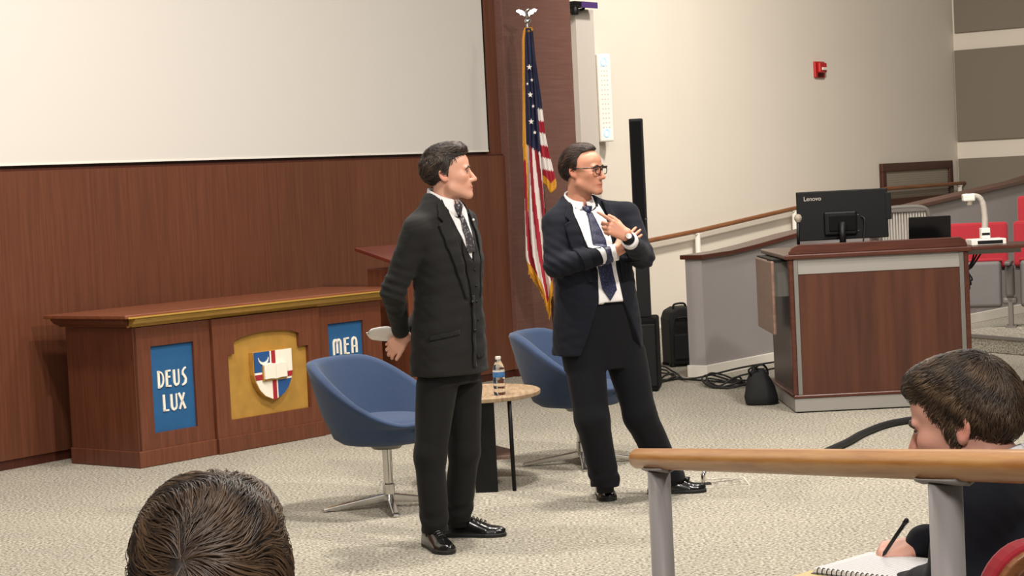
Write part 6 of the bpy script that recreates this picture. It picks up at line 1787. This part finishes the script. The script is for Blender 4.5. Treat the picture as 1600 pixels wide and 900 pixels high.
finish(bm, 'board', mat('pale_laminate', srgb(222, 200, 140), 0.45), TAB, bevel=0.008)
pb = np.array([pel[0], pel[1], 0]) - lD * 0.30 + fD * 0.05 - np.array([tcen[0], tcen[1], 0])
tubeo('support_arm', [(pb[0], pb[1], 0.0), (pb[0], pb[1], 0.68), (e1[0] * 0.1, e1[1] * 0.1, NZ - 0.036)], 0.016, M['meshframe'], TAB, 10)
NB = thing('notebook', 'open white spiral notebook being written in', 'notebook', tuple(n0), atan2(e1[1], e1[0]))
boxo('page_block', 0.004, 0.215, -0.28, 0.0, -0.010, 0.0, M['paper'], NB, bevel=0.0015)
boxo('cover', 0.0, 0.217, -0.282, 0.002, -0.012, -0.010, M['meshframe'], NB)
bm = bmesh.new()
for i in range(24): bx(bm, 0.02, 0.2, -0.27 + i * 0.0105, -0.2692 + i * 0.0105, 0.0, 0.0003)
tag(finish(bm, 'ruled_lines', mat('ruled_blue', srgb(190, 196, 214), 0.8), NB), kind='stuff')
for i in range(22):
    y = -0.272 + i * 0.0122
    tubeo('spiral_ring', [(0.004 + 0.0065 * cos(a), y, -0.005 + 0.0075 * sin(a)) for a in np.linspace(0, 2 * pi, 9)[:-1]], 0.0011, M['black'], NB, 5, closed=True)
p0, p1 = Vector(at(1379, 869, 4.37)), Vector(at(1417, 812, 4.30))
PN = thing('pen', 'slim dark pen in the writing student\'s hand', 'pen', tuple(p0)); dp = p1 - p0
tubeo('barrel', [dp * 0.08, dp * 0.9], 0.0042, M['black'], PN, 10); tubeo('tip', [(0, 0, 0), dp * 0.08], [0.0008, 0.0038], M['black'], PN, 10)
tubeo('cap_end', [dp * 0.9, dp], 0.0052, M['black'], PN, 10); tubeo('clip', [dp * 0.72 + Vector((0.004, -0.003, 0)), dp * 0.97 + Vector((0.005, -0.004, 0))], 0.0014, M['chrome'], PN, 6)

# ------------------------------------------------------------------ seated listener, seen from behind (left foreground)
CY = 2.2
HC = Rig(at(334, 940, CY), radians(4), radians(2), 0, 0.915)
pc2 = np.array([HC.o[0], HC.o[1] - 0.06, 0.55])
PC = thing('person', 'person with tousled brown hair seen from behind at the bottom left', 'person', (pc2[0], pc2[1], 0))
nkC = HC.frm((0, -0.06, -0.19)); kC = [pc2 + np.array([s * 0.12, 0.44, 0]) for s in (-1, 1)]; aC = [k + np.array([0, 0.02, -0.47]) for k in kC]
sC = [nkC + np.array([s * 0.18, -0.01, -0.07]) for s in (-1, 1)]; eC = [s_ + np.array([g * 0.05, 0.08, -0.27]) for s_, g in zip(sC, (-1, 1))]; wC = [e + np.array([-g * 0.08, 0.24, -0.02]) for e, g in zip(eC, (-1, 1))]
hCs = [hand_segs(w_, (-g * 0.2, 0.9, -0.2), (0, 0.2, 1), g, ((15, 25, 15),) * 4, scale=0.95) for w_, g in zip(wC, (-1, 1))]
def bodyC(P):
    Q = HC.to(P); d = smin(head_sdf(Q), neck_sdf(Q), 0.025) * HC.s
    d = smin(d, rc(P, nkC, pc2, 0.06, 0.09), 0.04)
    for s, e, w_, hh_ in zip(sC, eC, wC, hCs):
        d = smin(d, rc(P, nkC, s, 0.05, 0.04), 0.03); d = smin(d, rc(P, s, e, 0.036, 0.03), 0.02); d = smin(d, rc(P, e, w_, 0.03, 0.025), 0.02); d = smin(d, hand_sdf(P, hh_), 0.008)
    for k_, a_2 in zip(kC, aC): d = smin(smin(d, rc(P, pc2, k_, 0.06, 0.05), 0.03), rc(P, k_, a_2, 0.045, 0.035), 0.03)
    return d
o = mesh_sdf(bodyC, (pc2[0] - 0.4, pc2[1] - 0.25, 0.05), (pc2[0] + 0.4, pc2[1] + 0.75, 1.5), 0.005, 'body', M['skin'], PC, colfn=lambda V: head_col(HC.to(V), toneD, 0.1, 0.25)); up(o, PC)
under(PC, add_eyes, HC, PC, (0.06, 0.05, 0.04))
hmC = hair_mat('brown_wavy_hair', srgb(34, 25, 21), srgb(64, 49, 40), (45, 45, 45))
def shellC(Q):
    d = ell(Q, (0, -0.022, 0.046), (0.089, 0.108, 0.101))
    d = smin(d, ell(Q, (0.0, 0.05, 0.098), (0.07, 0.056, 0.04)), 0.035)
    d = smin(d, ell(Q, (0, -0.083, 0.015), (0.074, 0.045, 0.066)), 0.03)
    return d + 0.004 * vnoise(Q * np.array([1, 1, 1], f32), 42, 31)
cutC = lambda Q: np.maximum(curve_cut([(-0.09, -0.058), (-0.046, -0.05), (-0.04, 0.0), (0.0, 0.018), (0.03, 0.028), (0.055, 0.045), (0.07, 0.078), (0.08, 0.115), (0.12, 0.13)])(Q), -0.075 - Q[:, 2])
under(PC, hair_cap, 'hair', HC, hmC, PC, shellC, cutC, disp=0.002, zlo=-0.11)
strands('hair_strands', HC, shellC, cutC, PC, whorl_field((-0.018, -0.112, 0.062), 0.35, 0.1), 9000, 9, 0.008, 0.00085, (srgb(36, 26, 21), srgb(122, 94, 68)), 0.006, 25, 0.55)
def topC(P):
    d = rce(P, nkC + np.array([0, 0, -0.2]), pc2, 0.17, 0.16, (1, 0, 0), 0.7); d = smin(d, rc(P, sC[0], sC[1], 0.07, 0.07), 0.07)
    for s, e, w_ in zip(sC, eC, wC): d = smin(d, smin(rc(P, s, e, 0.07, 0.058), rc(P, e, w_, 0.058, 0.042), 0.03), 0.03)
    return d + 0.004 * vnoise(P, 30, 18)
o = mesh_sdf(topC, (pc2[0] - 0.45, pc2[1] - 0.3, 0.38), (pc2[0] + 0.45, pc2[1] + 0.6, 1.3), 0.009, 'sweater', mat('grey_sweater', srgb(70, 72, 80), 0.9, noise=0.1, nscale=90), PC); up(o, PC)
def legC(P):
    d = rce(P, pc2 + np.array([0, 0, 0.06]), pc2, 0.15, 0.155, (1, 0, 0), 0.75)
    for k_, a_2, g in zip(kC, aC, (-1, 1)): d = smin(d, smin(rc(P, pc2 + np.array([g * 0.09, 0, 0]), k_, 0.095, 0.075), rc(P, k_, a_2, 0.075, 0.06), 0.03), 0.03)
    return d
o = mesh_sdf(legC, (pc2[0] - 0.35, pc2[1] - 0.25, 0.03), (pc2[0] + 0.35, pc2[1] + 0.62, 0.8), 0.01, 'trousers', M['navy2'], PC); up(o, PC)
for a_2 in aC: under(PC, shoe, 'shoe', np.array([a_2[0], a_2[1] + 0.06, 0]), pi / 2, PC)
SC2 = thing('auditorium_seat', 'red seat under the listener with tousled brown hair', 'seat', (pc2[0], pc2[1], 0))
boxo('seat_cushion', -0.24, 0.24, -0.2, 0.27, 0.37, 0.44, M['redcloth'], SC2, bevel=0.03, seg=3)
for nm, w_, h_, d0, d1, m_ in (('back_cushion', 0.245, 0.40, -0.05, 0.02, 'redcloth'), ('back_panel', 0.222, 0.376, -0.066, -0.05, 'seatback')):
    bm = bmesh.new(); prism(bm, rounded(w_, h_, 0.09), d0, d1); bmesh.ops.transform(bm, matrix=Matrix.Translation((0, -0.22, 0.40)) @ Matrix.Rotation(radians(10), 4, 'X'), verts=bm.verts[:])
    finish(bm, nm, M[m_], SC2, bevel=0.006)
for x in (-0.27, 0.27):
    boxo('stanchion', x - 0.02, x + 0.02, -0.1, 0.0, 0, 0.6, M['meshframe'], SC2, bevel=0.006); boxo('armrest', x - 0.035, x + 0.035, -0.2, 0.12, 0.6, 0.63, M['greyshell'], SC2, bevel=0.01)
boxo('seat_pan', -0.26, 0.26, -0.15, 0.2, 0.33, 0.37, M['greyshell'], SC2, bevel=0.01)
